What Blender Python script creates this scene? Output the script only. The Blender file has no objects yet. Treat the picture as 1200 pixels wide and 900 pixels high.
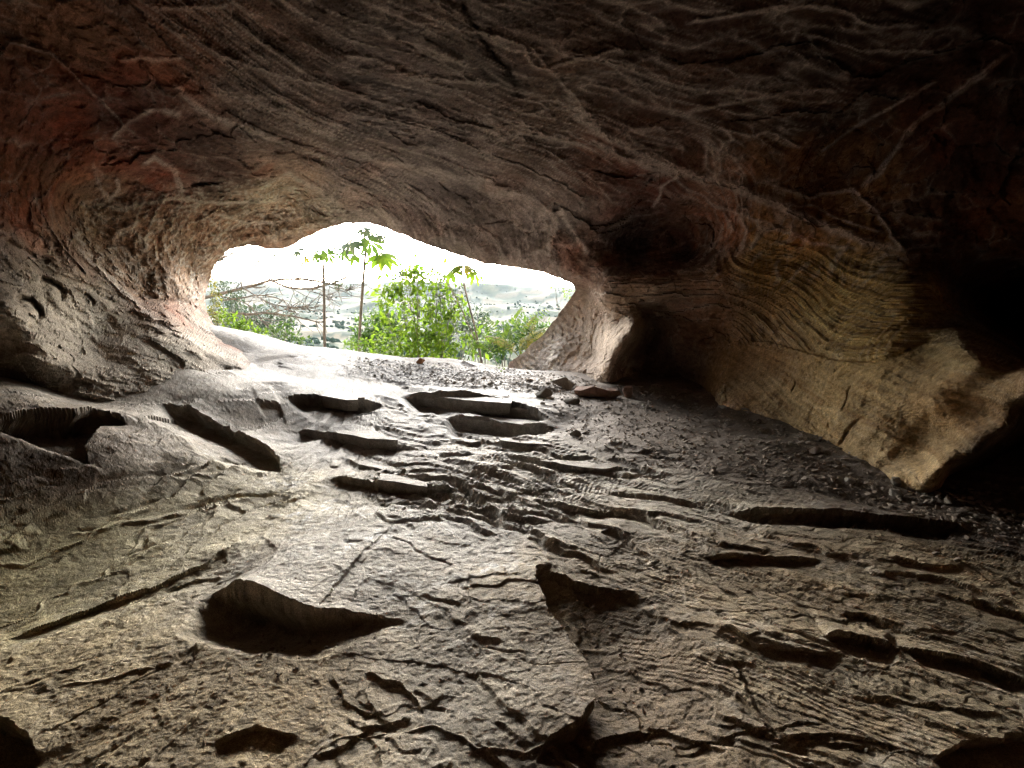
import bpy, bmesh, math, random
import numpy as np
from mathutils import Vector
R = math.radians
random.seed(7); RNG = np.random.default_rng(11)
sc = bpy.context.scene
col = sc.collection

# ------------------------------------------------------------------ camera, sky, sun, exposure
PITCH = math.atan(100 / 600.0); CAMZ = 1.5
cam = bpy.data.cameras.new('camera'); cam_o = bpy.data.objects.new('camera', cam); col.objects.link(cam_o)
cam.sensor_width = 36; cam.lens = 18.0; cam.clip_start = 0.03; cam.clip_end = 20000
cam_o.location = (0, 0, CAMZ); cam_o.rotation_euler = (R(90) - PITCH, 0, 0)
sc.camera = cam_o
SUN_EL, SUN_AZ = 16.0, -9.0            # azimuth from +Y, negative = towards -X
w = bpy.data.worlds.new('World'); sc.world = w; w.use_nodes = True
nt = w.node_tree; bg = nt.nodes['Background']
sky = nt.nodes.new('ShaderNodeTexSky'); sky.sky_type = 'NISHITA'; sky.sun_disc = False
sky.sun_elevation = R(SUN_EL); sky.sun_rotation = R(SUN_AZ)
sky.air_density = 1.0; sky.dust_density = 2.0; sky.ozone_density = 1.0
hs = nt.nodes.new('ShaderNodeHueSaturation'); hs.inputs['Saturation'].default_value = 0.5
nt.links.new(sky.outputs[0], hs.inputs['Color']); nt.links.new(hs.outputs[0], bg.inputs['Color'])
bg.inputs['Strength'].default_value = 0.15
sl = bpy.data.lights.new('sun', 'SUN'); sl.energy = 1.5; sl.angle = R(54); sl.color = (0.98, 0.99, 1.0)
so = bpy.data.objects.new('sun', sl); col.objects.link(so)
sd = Vector((math.sin(R(SUN_AZ)) * math.cos(R(SUN_EL)), math.cos(R(SUN_AZ)) * math.cos(R(SUN_EL)), math.sin(R(SUN_EL))))
so.rotation_euler = (-sd).to_track_quat('-Z', 'Y').to_euler(); so.location = (0, 40, 30)
vs = sc.view_settings; vs.view_transform = 'Standard'; vs.look = 'None'; vs.gamma = 1.0; vs.use_curve_mapping = False
vs.exposure = 3.4
HAZE = .00002
sc.render.engine = 'CYCLES'
cy = sc.cycles; cy.use_denoising = True; cy.max_bounces = 10; cy.diffuse_bounces = 8; cy.glossy_bounces = 2
cy.transmission_bounces = 3; cy.transparent_max_bounces = 4; cy.volume_bounces = 0
cy.sample_clamp_indirect = 6.0; cy.caustics_reflective = False; cy.caustics_refractive = False
try: cy.denoising_prefilter = 'NONE'
except Exception: pass

# ------------------------------------------------------------------ maths helpers
CP, SP = math.cos(PITCH), math.sin(PITCH)
def ray(px, py):
    u = (np.asarray(px, float) - 600) / 600; v = (450 - np.asarray(py, float)) / 600
    return np.stack([u, CP + v * SP, -SP + v * CP], -1)
CAM = np.array([0, 0, CAMZ])
def unp(px, py, t): return CAM + ray(px, py) * np.asarray(t, float)[..., None]
def proj(p):
    d = p - CAM; f = d[:, 1] * CP - d[:, 2] * SP; up = d[:, 1] * SP + d[:, 2] * CP
    ok = f > 0.05; f = np.where(ok, f, 1)
    return np.where(ok, 600 + 600 * d[:, 0] / f, 9e5), np.where(ok, 450 - 600 * up / f, 9e5)
_perm = np.random.default_rng(3).permutation(256).astype(np.int32); _perm = np.concatenate([_perm, _perm, _perm])
_g = np.random.default_rng(5).normal(size=(256, 3)).astype(np.float32); _g /= np.linalg.norm(_g, axis=1, keepdims=True)
def perlin(p):
    p = np.asarray(p, np.float32); out = np.empty(len(p), np.float32)
    for s in range(0, len(p), 100000):
        q = p[s:s + 100000]; i = np.floor(q).astype(np.int32); f = q - i; i &= 255
        w3 = f * f * f * (f * (f * 6 - 15) + 10); r = 0
        for a in (0, 1):
            wa = w3[:, 0] if a else 1 - w3[:, 0]; A = _perm[i[:, 0] + a]
            for b in (0, 1):
                wb = w3[:, 1] if b else 1 - w3[:, 1]; B = _perm[A + i[:, 1] + b]
                for c in (0, 1):
                    wc = w3[:, 2] if c else 1 - w3[:, 2]
                    G = _g[_perm[B + i[:, 2] + c] & 255]
                    r = r + wa * wb * wc * (G[:, 0] * (f[:, 0] - a) + G[:, 1] * (f[:, 1] - b) + G[:, 2] * (f[:, 2] - c))
        out[s:s + 100000] = r
    return out * 1.5
def fbm(p, o=4, lac=2.03, g=.5):
    r = 0; a = 1.0; p = np.asarray(p, np.float32)
    for k in range(o): r = r + a * perlin(p); p = p * lac + 17.3; a *= g
    return r
def ridged(p, o=3):
    r = 0; a = 1.0; p = np.asarray(p, np.float32)
    for k in range(o): r = r + a * (1 - np.abs(perlin(p)) * 1.6); p = p * 2.1 + 9.7; a *= .5
    return r / 1.75
_h = np.random.default_rng(17).random((4096, 5)).astype(np.float32)
def facets(p, dim=3):
    """broken plates: per point the plate's random height, its tilt times the offset from its middle, and the gap to its border"""
    p = np.asarray(p, np.float32); n = len(p); H = np.empty(n, np.float32); T = np.empty(n, np.float32); G = np.empty(n, np.float32)
    offs = [(a, b, c) for a in (-1, 0, 1) for b in (-1, 0, 1) for c in ((-1, 0, 1) if dim == 3 else (0,))]
    for s in range(0, n, 60000):
        q = p[s:s + 60000]; i = np.floor(q).astype(np.int64); m = len(q)
        d1 = np.full(m, 9., np.float32); d2 = np.full(m, 9., np.float32); k1 = np.zeros(m, np.int64); r1 = np.zeros((m, 3), np.float32)
        for o in offs:
            c = i + o; k = ((c[:, 0] * 73856093) ^ (c[:, 1] * 19349663) ^ (c[:, 2] * 83492791)) & 4095
            ctr = c + _h[k, :3] * .9
            if dim == 2: ctr[:, 2] = q[:, 2]
            r = q - ctr; d = np.sqrt((r * r).sum(1)).astype(np.float32); nearer = d < d1
            d2 = np.where(nearer, d1, np.minimum(d2, d)); d1 = np.where(nearer, d, d1); k1 = np.where(nearer, k, k1); r1 = np.where(nearer[:, None], r, r1)
        H[s:s + 60000] = _h[k1, 3] - .5; T[s:s + 60000] = r1[:, 0] * (_h[k1, 4] - .5) + r1[:, 1] * (_h[k1, 0] - .5) + r1[:, 2] * (_h[k1, 1] - .5); G[s:s + 60000] = d2 - d1
    return H, T, G
def v3(x, y, z): return np.stack(np.broadcast_arrays(x, y, z), -1)
def ss(a, b, x):
    t = np.clip((x - a) / (b - a), 0, 1); return t * t * (3 - 2 * t)
class RBF:
    def __init__(s, P, V, c=.05, lam=1e-4):
        s.P = np.asarray(P, float); s.c = c; n = len(s.P)
        K = np.sqrt(((s.P[:, None] - s.P[None]) ** 2).sum(-1) + c * c) - lam * np.eye(n)
        A = np.zeros((n + 1, n + 1)); A[:n, :n] = K; A[:n, n] = A[n, :n] = 1
        s.w = np.linalg.solve(A, np.append(np.asarray(V, float), 0))
    def __call__(s, Q):
        out = np.empty(len(Q))
        for k in range(0, len(Q), 20000):
            q = Q[k:k + 20000]
            out[k:k + 20000] = np.sqrt(((q[:, None] - s.P[None]) ** 2).sum(-1) + s.c ** 2) @ s.w[:-1] + s.w[-1]
        return out
def seg_dist(X, Y, poly, closed=False):
    """distance to a polyline, signed side (right of travel = +), arclength parameter 0..1, nearest point"""
    P = np.asarray(poly, float)
    if closed: P = np.vstack([P, P[:1]])
    L = np.hypot(*np.diff(P, axis=0).T); T = L.sum(); acc = 0
    D = np.full(X.shape, 1e9); S = np.zeros(X.shape); A = np.zeros(X.shape); NX = np.zeros(X.shape); NY = np.zeros(X.shape)
    for k in range(len(P) - 1):
        a = P[k]; d = P[k + 1] - a; l = max(L[k], 1e-9)
        t = np.clip(((X - a[0]) * d[0] + (Y - a[1]) * d[1]) / (l * l), 0, 1)
        nx = a[0] + t * d[0]; ny = a[1] + t * d[1]; dd = np.hypot(X - nx, Y - ny); m = dd < D
        D = np.where(m, dd, D); S = np.where(m, np.sign((X - a[0]) * d[1] - (Y - a[1]) * d[0]), S)
        A = np.where(m, (acc + t * l) / T, A); NX = np.where(m, nx, NX); NY = np.where(m, ny, NY); acc += l
    return D, S, A, NX, NY
def inside(X, Y, poly):
    r = np.zeros(X.shape, bool); P = np.asarray(poly, float); j = len(P) - 1
    for i in range(len(P)):
        (xi, yi), (xj, yj) = P[i], P[j]
        c = ((yi > Y) != (yj > Y)) & (X < (xj - xi) * (Y - yi) / (yj - yi + 1e-12) + xi)
        r ^= c; j = i
    return r

# ------------------------------------------------------------------ object helpers
def tag(o, label=None, cat=None, group=None, kind=None):
    if label: o['label'] = label
    if cat: o['category'] = cat
    if group: o['group'] = group
    if kind: o['kind'] = kind
    return o
def mesh_np(name, V, F, colr=None, smooth=True):
    V = np.asarray(V, np.float32); F = np.asarray(F, np.int32); k = F.shape[1]
    me = bpy.data.meshes.new(name); me.vertices.add(len(V)); me.vertices.foreach_set('co', V.ravel())
    me.loops.add(F.size); me.loops.foreach_set('vertex_index', F.ravel())
    me.polygons.add(len(F)); me.polygons.foreach_set('loop_start', np.arange(0, F.size, k, dtype=np.int32))
    me.polygons.foreach_set('loop_total', np.full(len(F), k, np.int32))
    me.polygons.foreach_set('use_smooth', np.full(len(F), smooth))
    if colr is not None:
        a = me.color_attributes.new('Col', 'FLOAT_COLOR', 'POINT')
        c = np.ones((len(V), 4), np.float32); c[:, :3] = colr[:, :3]
        if colr.shape[1] > 3: c[:, 3] = colr[:, 3]
        a.data.foreach_set('color', c.ravel())
    me.update(calc_edges=True); return me
def link(name, me, mat=None, parent=None, loc=None):
    o = bpy.data.objects.new(name, me); col.objects.link(o)
    if mat and me is not None and not me.materials: me.materials.append(mat)
    if parent: o.parent = parent
    if loc is not None: o.location = loc
    return o
def empty(name, loc, rz=0):
    o = bpy.data.objects.new(name, None); col.objects.link(o); o.location = loc; o.rotation_euler = (0, 0, rz)
    o.empty_display_size = .1; return o
class MB:
    def __init__(s): s.v = []; s.f = []; s.n = 0
    def add(s, V, F):
        V = np.asarray(V, float); s.v.append(V); s.f += [tuple(int(i) + s.n for i in f) for f in F]; s.n += len(V)
    def tube(s, pts, rad, n=6):
        P = np.asarray(pts, float); m = len(P); V = []; ref = np.array([.31, .17, .93])
        for i in range(m):
            d = P[min(i + 1, m - 1)] - P[max(i - 1, 0)]; d /= np.linalg.norm(d) + 1e-9
            a = np.cross(d, ref); a /= np.linalg.norm(a) + 1e-9; b = np.cross(d, a)
            for k in range(n):
                t = 2 * math.pi * k / n; V.append(P[i] + rad[i] * (math.cos(t) * a + math.sin(t) * b))
        F = [(i * n + k, i * n + (k + 1) % n, (i + 1) * n + (k + 1) % n, (i + 1) * n + k) for i in range(m - 1) for k in range(n)]
        F.append(tuple(range(n))[::-1]); F.append(tuple((m - 1) * n + k for k in range(n)))
        s.add(V, F)
    def build(s, name, mat, parent=None, smooth=True):
        me = bpy.data.meshes.new(name); me.from_pydata(np.vstack(s.v).tolist(), [], s.f)
        if smooth: me.polygons.foreach_set('use_smooth', [True] * len(me.polygons))
        me.update(); return link(name, me, mat, parent)

# ------------------------------------------------------------------ materials
def new_mat(name):
    m = bpy.data.materials.new(name); m.use_nodes = True; t = m.node_tree
    return m, t, t.nodes['Principled BSDF']
def N(t, typ, **kw):
    n = t.nodes.new(typ)
    for k, v in kw.items(): setattr(n, k, v)
    return n
def rock_mat(name, attr=True, base=(.3, .25, .2), rough=.75, bump=.5, scales=(18, 70), spec=.3, mott=(.62, 1.25), grain=0.35, dist=.02, speck=0):
    m, t, b = new_mat(name); L = t.links.new
    tc = N(t, 'ShaderNodeTexCoord')
    n1 = N(t, 'ShaderNodeTexNoise'); n1.inputs['Scale'].default_value = scales[0]; n1.inputs['Detail'].default_value = 6; n1.inputs['Roughness'].default_value = .65
    n2 = N(t, 'ShaderNodeTexNoise'); n2.inputs['Scale'].default_value = scales[1]; n2.inputs['Detail'].default_value = 4; n2.inputs['Roughness'].default_value = .7
    for n in (n1, n2): L(tc.outputs['Object'], n.inputs['Vector'])
    if attr:
        at = N(t, 'ShaderNodeAttribute', attribute_name='Col'); src = at.outputs['Color']
    else:
        rg = N(t, 'ShaderNodeRGB'); rg.outputs[0].default_value = (*base, 1); src = rg.outputs[0]
    mr = N(t, 'ShaderNodeMapRange'); mr.inputs[1].default_value = .3; mr.inputs[2].default_value = .7; mr.inputs[3].default_value = mott[0]; mr.inputs[4].default_value = mott[1]
    L(n1.outputs[0], mr.inputs[0])
    mg = N(t, 'ShaderNodeMapRange'); mg.inputs[1].default_value = .3; mg.inputs[2].default_value = .7; mg.inputs[3].default_value = 1 - grain; mg.inputs[4].default_value = 1 + grain
    L(n2.outputs[0], mg.inputs[0])
    mu = N(t, 'ShaderNodeMath', operation='MULTIPLY'); L(mr.outputs[0], mu.inputs[0]); L(mg.outputs[0], mu.inputs[1])
    mx = N(t, 'ShaderNodeVectorMath', operation='SCALE'); L(src, mx.inputs[0]); L(mu.outputs[0], mx.inputs['Scale'])
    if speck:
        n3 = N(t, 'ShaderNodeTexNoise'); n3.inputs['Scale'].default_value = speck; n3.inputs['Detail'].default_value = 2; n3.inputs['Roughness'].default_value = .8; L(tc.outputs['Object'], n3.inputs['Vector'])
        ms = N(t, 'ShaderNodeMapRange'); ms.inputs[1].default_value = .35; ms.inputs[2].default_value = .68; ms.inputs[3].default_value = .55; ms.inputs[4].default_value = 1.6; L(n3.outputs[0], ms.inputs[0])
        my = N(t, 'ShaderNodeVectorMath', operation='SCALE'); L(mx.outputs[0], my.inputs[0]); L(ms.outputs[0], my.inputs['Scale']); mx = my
    L(mx.outputs[0], b.inputs['Base Color'])
    ad = N(t, 'ShaderNodeMath', operation='ADD'); L(n1.outputs[0], ad.inputs[0])
    m2 = N(t, 'ShaderNodeMath', operation='MULTIPLY'); m2.inputs[1].default_value = .45; L(n2.outputs[0], m2.inputs[0]); L(m2.outputs[0], ad.inputs[1])
    bp = N(t, 'ShaderNodeBump'); bp.inputs['Strength'].default_value = bump; bp.inputs['Distance'].default_value = dist
    L(ad.outputs[0], bp.inputs['Height']); L(bp.outputs[0], b.inputs['Normal'])
    rr = N(t, 'ShaderNodeMapRange'); rr.inputs[1].default_value = .3; rr.inputs[2].default_value = .7; rr.inputs[3].default_value = rough - .15; rr.inputs[4].default_value = min(1, rough + .15)
    L(n2.outputs[0], rr.inputs[0]); L(rr.outputs[0], b.inputs['Roughness'])
    b.inputs['Specular IOR Level'].default_value = spec
    return m
M = {}
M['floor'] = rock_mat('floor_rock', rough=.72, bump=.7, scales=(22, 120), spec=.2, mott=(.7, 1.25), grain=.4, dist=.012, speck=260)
M['shell'] = rock_mat('cave_rock', rough=.85, bump=.9, scales=(14, 60), spec=.08, mott=(.6, 1.35), grain=.4, dist=.03)
M['stone'] = rock_mat('loose_stone', attr=False, base=(.28, .235, .19), rough=.85, bump=.5, scales=(12, 60), spec=.2)
M['stone_pink'] = rock_mat('pink_stone', attr=False, base=(.36, .24, .19), rough=.85, bump=.5, scales=(12, 60), spec=.2)
M['stone_orange'] = rock_mat('orange_stone', attr=False, base=(.42, .22, .12), rough=.85, bump=.5, scales=(12, 60), spec=.2)
M['stone_grey'] = rock_mat('grey_stone', attr=False, base=(.3, .27, .23), rough=.85, bump=.5, scales=(12, 60), spec=.2)
def leaf_mat(name, c, tr=.45):
    m, t, b = new_mat(name); L = t.links.new
    oi = N(t, 'ShaderNodeTexCoord'); n = N(t, 'ShaderNodeTexNoise'); n.inputs['Scale'].default_value = 3.5; n.inputs['Detail'].default_value = 3
    L(oi.outputs['Object'], n.inputs['Vector'])
    cr = N(t, 'ShaderNodeValToRGB'); cr.color_ramp.elements[0].position = .32; cr.color_ramp.elements[1].position = .68
    cr.color_ramp.elements[0].color = (c[0] * .6, c[1] * .7, c[2] * .7, 1); cr.color_ramp.elements[1].color = (c[0] * 1.45, c[1] * 1.25, c[2] * 1.1, 1)
    L(n.outputs[0], cr.inputs[0]); L(cr.outputs[0], b.inputs['Base Color'])
    b.inputs['Roughness'].default_value = .55; b.inputs['Specular IOR Level'].default_value = .3
    tl = N(t, 'ShaderNodeBsdfTranslucent'); mix = N(t, 'ShaderNodeMixShader'); mix.inputs[0].default_value = tr
    L(cr.outputs[0], tl.inputs['Color']); L(b.outputs[0], mix.inputs[1]); L(tl.outputs[0], mix.inputs[2])
    L(mix.outputs[0], t.nodes['Material Output'].inputs['Surface']); return m
M['leaf_bright'] = leaf_mat('bright_leaf', (.11, .19, .016), .68)
M['leaf_mid'] = leaf_mat('mid_leaf', (.06, .115, .018), .5)
M['leaf_dull'] = leaf_mat('dull_leaf', (.05, .075, .04), .35)
M['leaf_yellow'] = leaf_mat('yellow_leaf', (.15, .15, .02), .55)
M['bark'] = rock_mat('bark', attr=False, base=(.2, .17, .145), rough=.9, bump=.4, scales=(20, 80), spec=.1)

# ------------------------------------------------------------------ cave shell: control points (pixel, pixel, depth)
MOUTH = [(240, 352), (243, 335), (252, 310), (268, 292), (290, 287), (315, 292), (338, 290), (355, 280), (380, 268), (405, 262), (432, 261),
         (455, 268), (490, 282), (530, 297), (570, 309), (600, 313), (630, 318), (655, 325), (670, 332), (676, 340), (668, 350), (652, 372), (637, 392),
         (615, 411), (598, 424), (590, 446), (540, 455), (420, 446), (330, 428), (262, 402), (250, 380), (242, 365)]
CTL = [(0, -300, 2.4), (600, -300, 2.4), (1200, -300, 2.3),
 (-200, 0, 3.8), (0, 0, 4.3), (200, 0, 4.4), (400, 0, 4.2), (600, 0, 4.1), (800, 0, 4.1), (1000, 0, 4.2), (1200, 0, 4.2), (1400, 0, 3.8),
 (0, 100, 4.7), (200, 100, 5.4), (400, 100, 5.4), (600, 100, 5.2), (800, 100, 5.2), (1000, 100, 5.2), (1200, 100, 4.7),
 (0, 170, 4.9), (200, 170, 6.4), (400, 170, 7), (600, 170, 6.6), (800, 170, 6.4), (1000, 170, 6.3), (1200, 170, 4.8),
 (300, 215, 7.8), (400, 230, 8.8), (500, 230, 8.6), (600, 230, 8.2), (800, 225, 7.2), (900, 240, 6.8), (1000, 240, 6.4), (1050, 260, 6.0), (1200, 240, 5.0),
 (380, 262, 9.8), (430, 255, 9.9), (520, 285, 9.6), (600, 305, 9.4), (640, 318, 9.2), (670, 330, 9.0),
 (650, 270, 8.6), (720, 250, 7.8), (720, 290, 8.6), (750, 285, 8.9), (800, 295, 8.7), (800, 318, 8.0), (720, 318, 8.2), (850, 330, 7.4), (700, 345, 8.7), (760, 355, 8.4),
 (780, 400, 9.2), (800, 430, 9.2), (740, 430, 9.3), (840, 400, 8.3), (850, 440, 7.9),
 (690, 345, 9.4), (690, 385, 9.9), (735, 380, 8.15), (700, 420, 9.3), (650, 420, 10.5), (620, 430, 11.0), (706, 440, 8.7), (660, 372, 10.7), (630, 402, 11.3),
 (743, 378, 8.0), (745, 388, 8.05), (754, 390, 9.4), (752, 365, 8.9), (730, 410, 8.25), (740, 415, 9.3), (716, 430, 8.4), (727, 432, 9.2), (700, 480, 9.0), (800, 480, 9.2), (650, 480, 10),
 (850, 470, 7.5), (930, 500, 6.1), (1000, 540, 4.85), (1090, 575, 4.0), (900, 440, 7.0), (900, 380, 7.3), (900, 320, 7.2), (950, 300, 6.9), (1000, 340, 6.2), (1000, 400, 5.6),
 (1000, 470, 5.2), (1050, 500, 4.6), (1100, 400, 4.75), (1100, 460, 4.2), (1085, 345, 5.4), (1160, 360, 6.6), (1200, 370, 7.0), (1150, 330, 6.0), (1120, 335, 5.9),
 (1150, 440, 3.92), (1190, 440, 3.68), (1195, 465, 3.6), (1150, 500, 3.82), (1130, 395, 4.5), (1170, 418, 4.12), (1165, 376, 6.4), (1220, 410, 6.6),
 (1140, 570, 5.2), (1175, 548, 5.4), (1100, 562, 3.95), (1112, 546, 3.93), (1142, 530, 3.83), (1178, 500, 3.68), (1205, 520, 5.4), (1240, 490, 5.2), (1215, 455, 3.5), (1210, 435, 3.58), (1200, 570, 5.3), (1130, 525, 3.9), (1165, 492, 3.76), (1088, 550, 4.0), (1100, 540, 4.0), (1124, 562, 5.0),
 (1000, 650, 4.2), (1200, 700, 3.6), (850, 560, 6.5), (1100, 650, 3.9), (1300, 450, 4.0), (1300, 300, 4.5), (1400, 200, 3.8), (1400, 500, 3.6), (1300, 650, 3.5),
 (0, 200, 5.0), (0, 300, 5.0), (0, 370, 4.6), (50, 425, 4.65), (100, 460, 5.0), (0, 460, 4.7), (15, 435, 4.75), (40, 462, 4.9), (100, 400, 5.6), (100, 340, 6.1), (60, 300, 5.8),
 (82, 285, 6.2), (105, 275, 6.9), (88, 240, 6.6), (130, 338, 6.6), (148, 345, 6.85), (165, 335, 7.5), (200, 385, 6.9), (230, 402, 7.1), (200, 430, 6.1), (285, 425, 7.4),
 (240, 380, 8.7), (205, 358, 7.9), (300, 408, 8.8), (120, 215, 6.7), (180, 200, 7.0), (180, 260, 7.7), (250, 260, 9.0), (150, 300, 7.4), (200, 330, 8.2), (228, 345, 9.2),
 (300, 240, 9.2), (330, 232, 9.3), (250, 300, 9.5), (238, 330, 10.0), (320, 280, 10.1), (290, 280, 10.0),
 (100, 500, 4.75), (60, 500, 4.6), (100, 540, 4.6), (180, 480, 5.4), (180, 520, 5.2), (0, 560, 4.4), (250, 500, 6.1), (400, 500, 9), (-200, 450, 4.2), (-200, 300, 4.4), (-200, 600, 4), (-300, 150, 3.6)]
ctl = np.array(CTL, float); cp = ray(ctl[:, 0], ctl[:, 1]) * ctl[:, 2:3]
far_pts = np.array([(0, 0, 3.0), (2.5, -1, 2.7), (-2.5, -1, 2.7), (5, -1, .6), (-4.8, -1, .6), (4.5, -4, .5), (-4, -4, .5), (0, -6, .4), (0, -4, 2.0), (5.2, 1, -1.6), (-5, 1, -1.6), (0, -6, -1.8), (4.5, -4, -1.8), (-4, -4, -1.8)], float)
cp = np.vstack([cp, far_pts]); cr_ = np.linalg.norm(cp, axis=1)
shell_rbf = RBF(cp / cr_[:, None], np.log(cr_), c=.022)

az_in = np.arctan(np.linspace(-1.16, 1.16, 880)); out_l = np.linspace(-math.pi, az_in[0], 60)[:-1]; out_r = np.linspace(az_in[-1], math.pi, 60)[1:]
AZ = np.concatenate([out_l, az_in, out_r])
EL = np.concatenate([np.radians(np.linspace(-50, -22, 14))[:-1], np.radians(np.linspace(-22, 36, 440)), np.radians(np.linspace(36, 89.9, 45))[1:]])
A_, E_ = np.meshgrid(AZ, EL); nA, nE = len(AZ), len(EL)
D = np.stack([np.sin(A_) * np.cos(E_), np.cos(A_) * np.cos(E_), np.sin(E_)], -1).reshape(-1, 3)
PX, PY = proj(CAM + D)
inm, = np.where((PX > 180) & (PX < 740) & (PY > 200) & (PY < 520))
sdm = np.full(len(D), -1e3)
x_, y_ = PX[inm], PY[inm]
wob = 1.6 * perlin(v3(x_ / 14, y_ / 14, 0 * x_)) + .9 * perlin(v3(x_ / 5, y_ / 5, 3 + 0 * x_))
dd, _, _, nx_, ny_ = seg_dist(x_, y_, MOUTH, True)
ins = inside(x_, y_, MOUTH); sg = np.where(ins, dd, -dd) + wob
sdm[inm] = sg
cell = 2.2
sn = (sg > 0) & (sg < 1.5 * cell) & ins
gx, gy = (nx_ - x_) / np.maximum(dd, .01), (ny_ - y_) / np.maximum(dd, .01)
sx, sy = x_ + gx * sg, y_ + gy * sg
r_s = ray(sx, sy); r_s /= np.linalg.norm(r_s, axis=1, keepdims=True)
D[inm[sn]] = r_s[sn]
RAD = np.exp(shell_rbf(D)); P0 = CAM + D * RAD[:, None]
PX, PY = proj(P0)
print('shell verts', len(P0))

# ---- colour zones (rock colours on the shell; shade painted into holes, dim parts lifted)
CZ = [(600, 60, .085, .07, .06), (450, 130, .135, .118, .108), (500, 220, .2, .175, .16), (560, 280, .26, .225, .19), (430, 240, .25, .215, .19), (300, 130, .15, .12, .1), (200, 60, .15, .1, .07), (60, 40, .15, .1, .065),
      (60, 150, .12, .055, .038), (30, 230, .16, .08, .045), (150, 130, .1, .055, .045), (250, 190, .1, .085, .075), (180, 215, .16, .09, .07), (0, 320, .12, .09, .065), (0, -300, .3, .24, .18), (600, -300, .3, .24, .18), (1200, -300, .3, .24, .18),  # overhead zones out of view made pale to bounce fill light
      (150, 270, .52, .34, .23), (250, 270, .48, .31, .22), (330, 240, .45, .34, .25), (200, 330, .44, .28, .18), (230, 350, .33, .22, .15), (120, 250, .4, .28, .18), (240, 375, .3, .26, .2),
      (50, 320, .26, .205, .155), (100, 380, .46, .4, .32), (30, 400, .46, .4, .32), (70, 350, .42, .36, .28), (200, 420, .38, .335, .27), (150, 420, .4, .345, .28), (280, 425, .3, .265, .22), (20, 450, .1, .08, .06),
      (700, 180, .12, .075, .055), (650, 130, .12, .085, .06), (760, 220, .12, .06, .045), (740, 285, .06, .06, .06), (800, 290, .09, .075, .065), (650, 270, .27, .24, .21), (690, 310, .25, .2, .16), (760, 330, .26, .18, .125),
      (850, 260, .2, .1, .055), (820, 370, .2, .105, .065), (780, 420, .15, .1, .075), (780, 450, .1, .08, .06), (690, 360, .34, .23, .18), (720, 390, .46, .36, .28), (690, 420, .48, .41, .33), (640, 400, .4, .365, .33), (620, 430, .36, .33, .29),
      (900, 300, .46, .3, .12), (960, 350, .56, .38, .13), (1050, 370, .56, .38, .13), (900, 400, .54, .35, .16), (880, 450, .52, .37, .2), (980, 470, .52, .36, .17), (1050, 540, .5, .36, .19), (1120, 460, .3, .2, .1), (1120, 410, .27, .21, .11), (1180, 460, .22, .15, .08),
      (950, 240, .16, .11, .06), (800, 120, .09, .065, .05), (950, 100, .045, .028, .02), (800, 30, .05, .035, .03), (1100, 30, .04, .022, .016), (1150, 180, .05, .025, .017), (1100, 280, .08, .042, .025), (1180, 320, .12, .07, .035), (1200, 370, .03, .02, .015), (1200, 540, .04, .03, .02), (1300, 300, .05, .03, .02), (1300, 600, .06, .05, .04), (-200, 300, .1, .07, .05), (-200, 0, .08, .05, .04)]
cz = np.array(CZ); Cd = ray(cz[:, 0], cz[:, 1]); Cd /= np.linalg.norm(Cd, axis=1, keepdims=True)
Cd = np.vstack([Cd, [(0, -1, 0), (1, 0, 0), (-1, 0, 0), (0, 0, 1)]]); cz = np.vstack([cz, [(0, 0, .46, .37, .27)] * 4])  # unseen rock behind, beside and above the camera, pale to bounce light forward
gain = np.ones(len(cz)); top_ = (cz[:, 1] < 250) & (cz[:, 0] < 830); gain[top_] = 1.2; gain[(cz[:, 1] < 330) & (cz[:, 0] >= 830)] = 1.05; gain[(cz[:, 0] > 840) & (cz[:, 0] < 1000) & (cz[:, 1] > 235) & (cz[:, 1] < 330)] = 1.5; gain[(cz[:, 0] > 690) & (cz[:, 0] < 860) & (cz[:, 1] > 240)] = 1.35; gain[(cz[:, 0] > 1100) & (cz[:, 1] > 390)] = 1.5; gain[-4:] = 1  # lifts zone colours in place of light that falls short there
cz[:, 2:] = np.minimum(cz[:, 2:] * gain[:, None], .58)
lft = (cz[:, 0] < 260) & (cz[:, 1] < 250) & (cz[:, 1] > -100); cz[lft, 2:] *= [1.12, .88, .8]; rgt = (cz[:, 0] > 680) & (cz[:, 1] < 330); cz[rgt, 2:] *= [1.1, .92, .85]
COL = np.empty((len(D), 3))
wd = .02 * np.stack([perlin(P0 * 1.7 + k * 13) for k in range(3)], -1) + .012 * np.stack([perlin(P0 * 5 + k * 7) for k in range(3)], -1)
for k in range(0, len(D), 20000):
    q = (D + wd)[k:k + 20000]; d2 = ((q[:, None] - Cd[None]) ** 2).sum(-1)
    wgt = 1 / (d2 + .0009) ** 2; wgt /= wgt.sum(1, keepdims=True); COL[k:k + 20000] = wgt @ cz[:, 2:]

# ---- relief
def zone(poly, soft=25):
    dd, _, _, _, _ = seg_dist(np.clip(PX, -900, 2100), np.clip(PY, -900, 1800), poly, True); i = inside(PX, PY, poly)
    s = np.where(i, dd, -dd); return ss(-soft, soft, s)
z_alc = zone([(85, 285), (95, 235), (180, 225), (330, 205), (410, 245), (380, 268), (300, 290), (245, 320), (240, 360), (150, 345)], 12)
z_bank = zone([(-300, 330), (60, 300), (130, 335), (170, 375), (280, 420), (260, 480), (-300, 480)], 15)
z_bulge = zone([(840, 300), (900, 285), (1050, 300), (1100, 345), (1195, 425), (1200, 480), (1130, 540), (1090, 600), (900, 520), (845, 460), (860, 380)], 15)
z_low = zone([(840, 400), (930, 410), (1010, 425), (1060, 410), (1110, 400), (1200, 440), (1200, 520), (1090, 600), (840, 520)], 8)
z_flute = zone([(850, 240), (940, 270), (1040, 300), (1030, 330), (930, 330), (870, 350), (830, 320)], 15)
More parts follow.
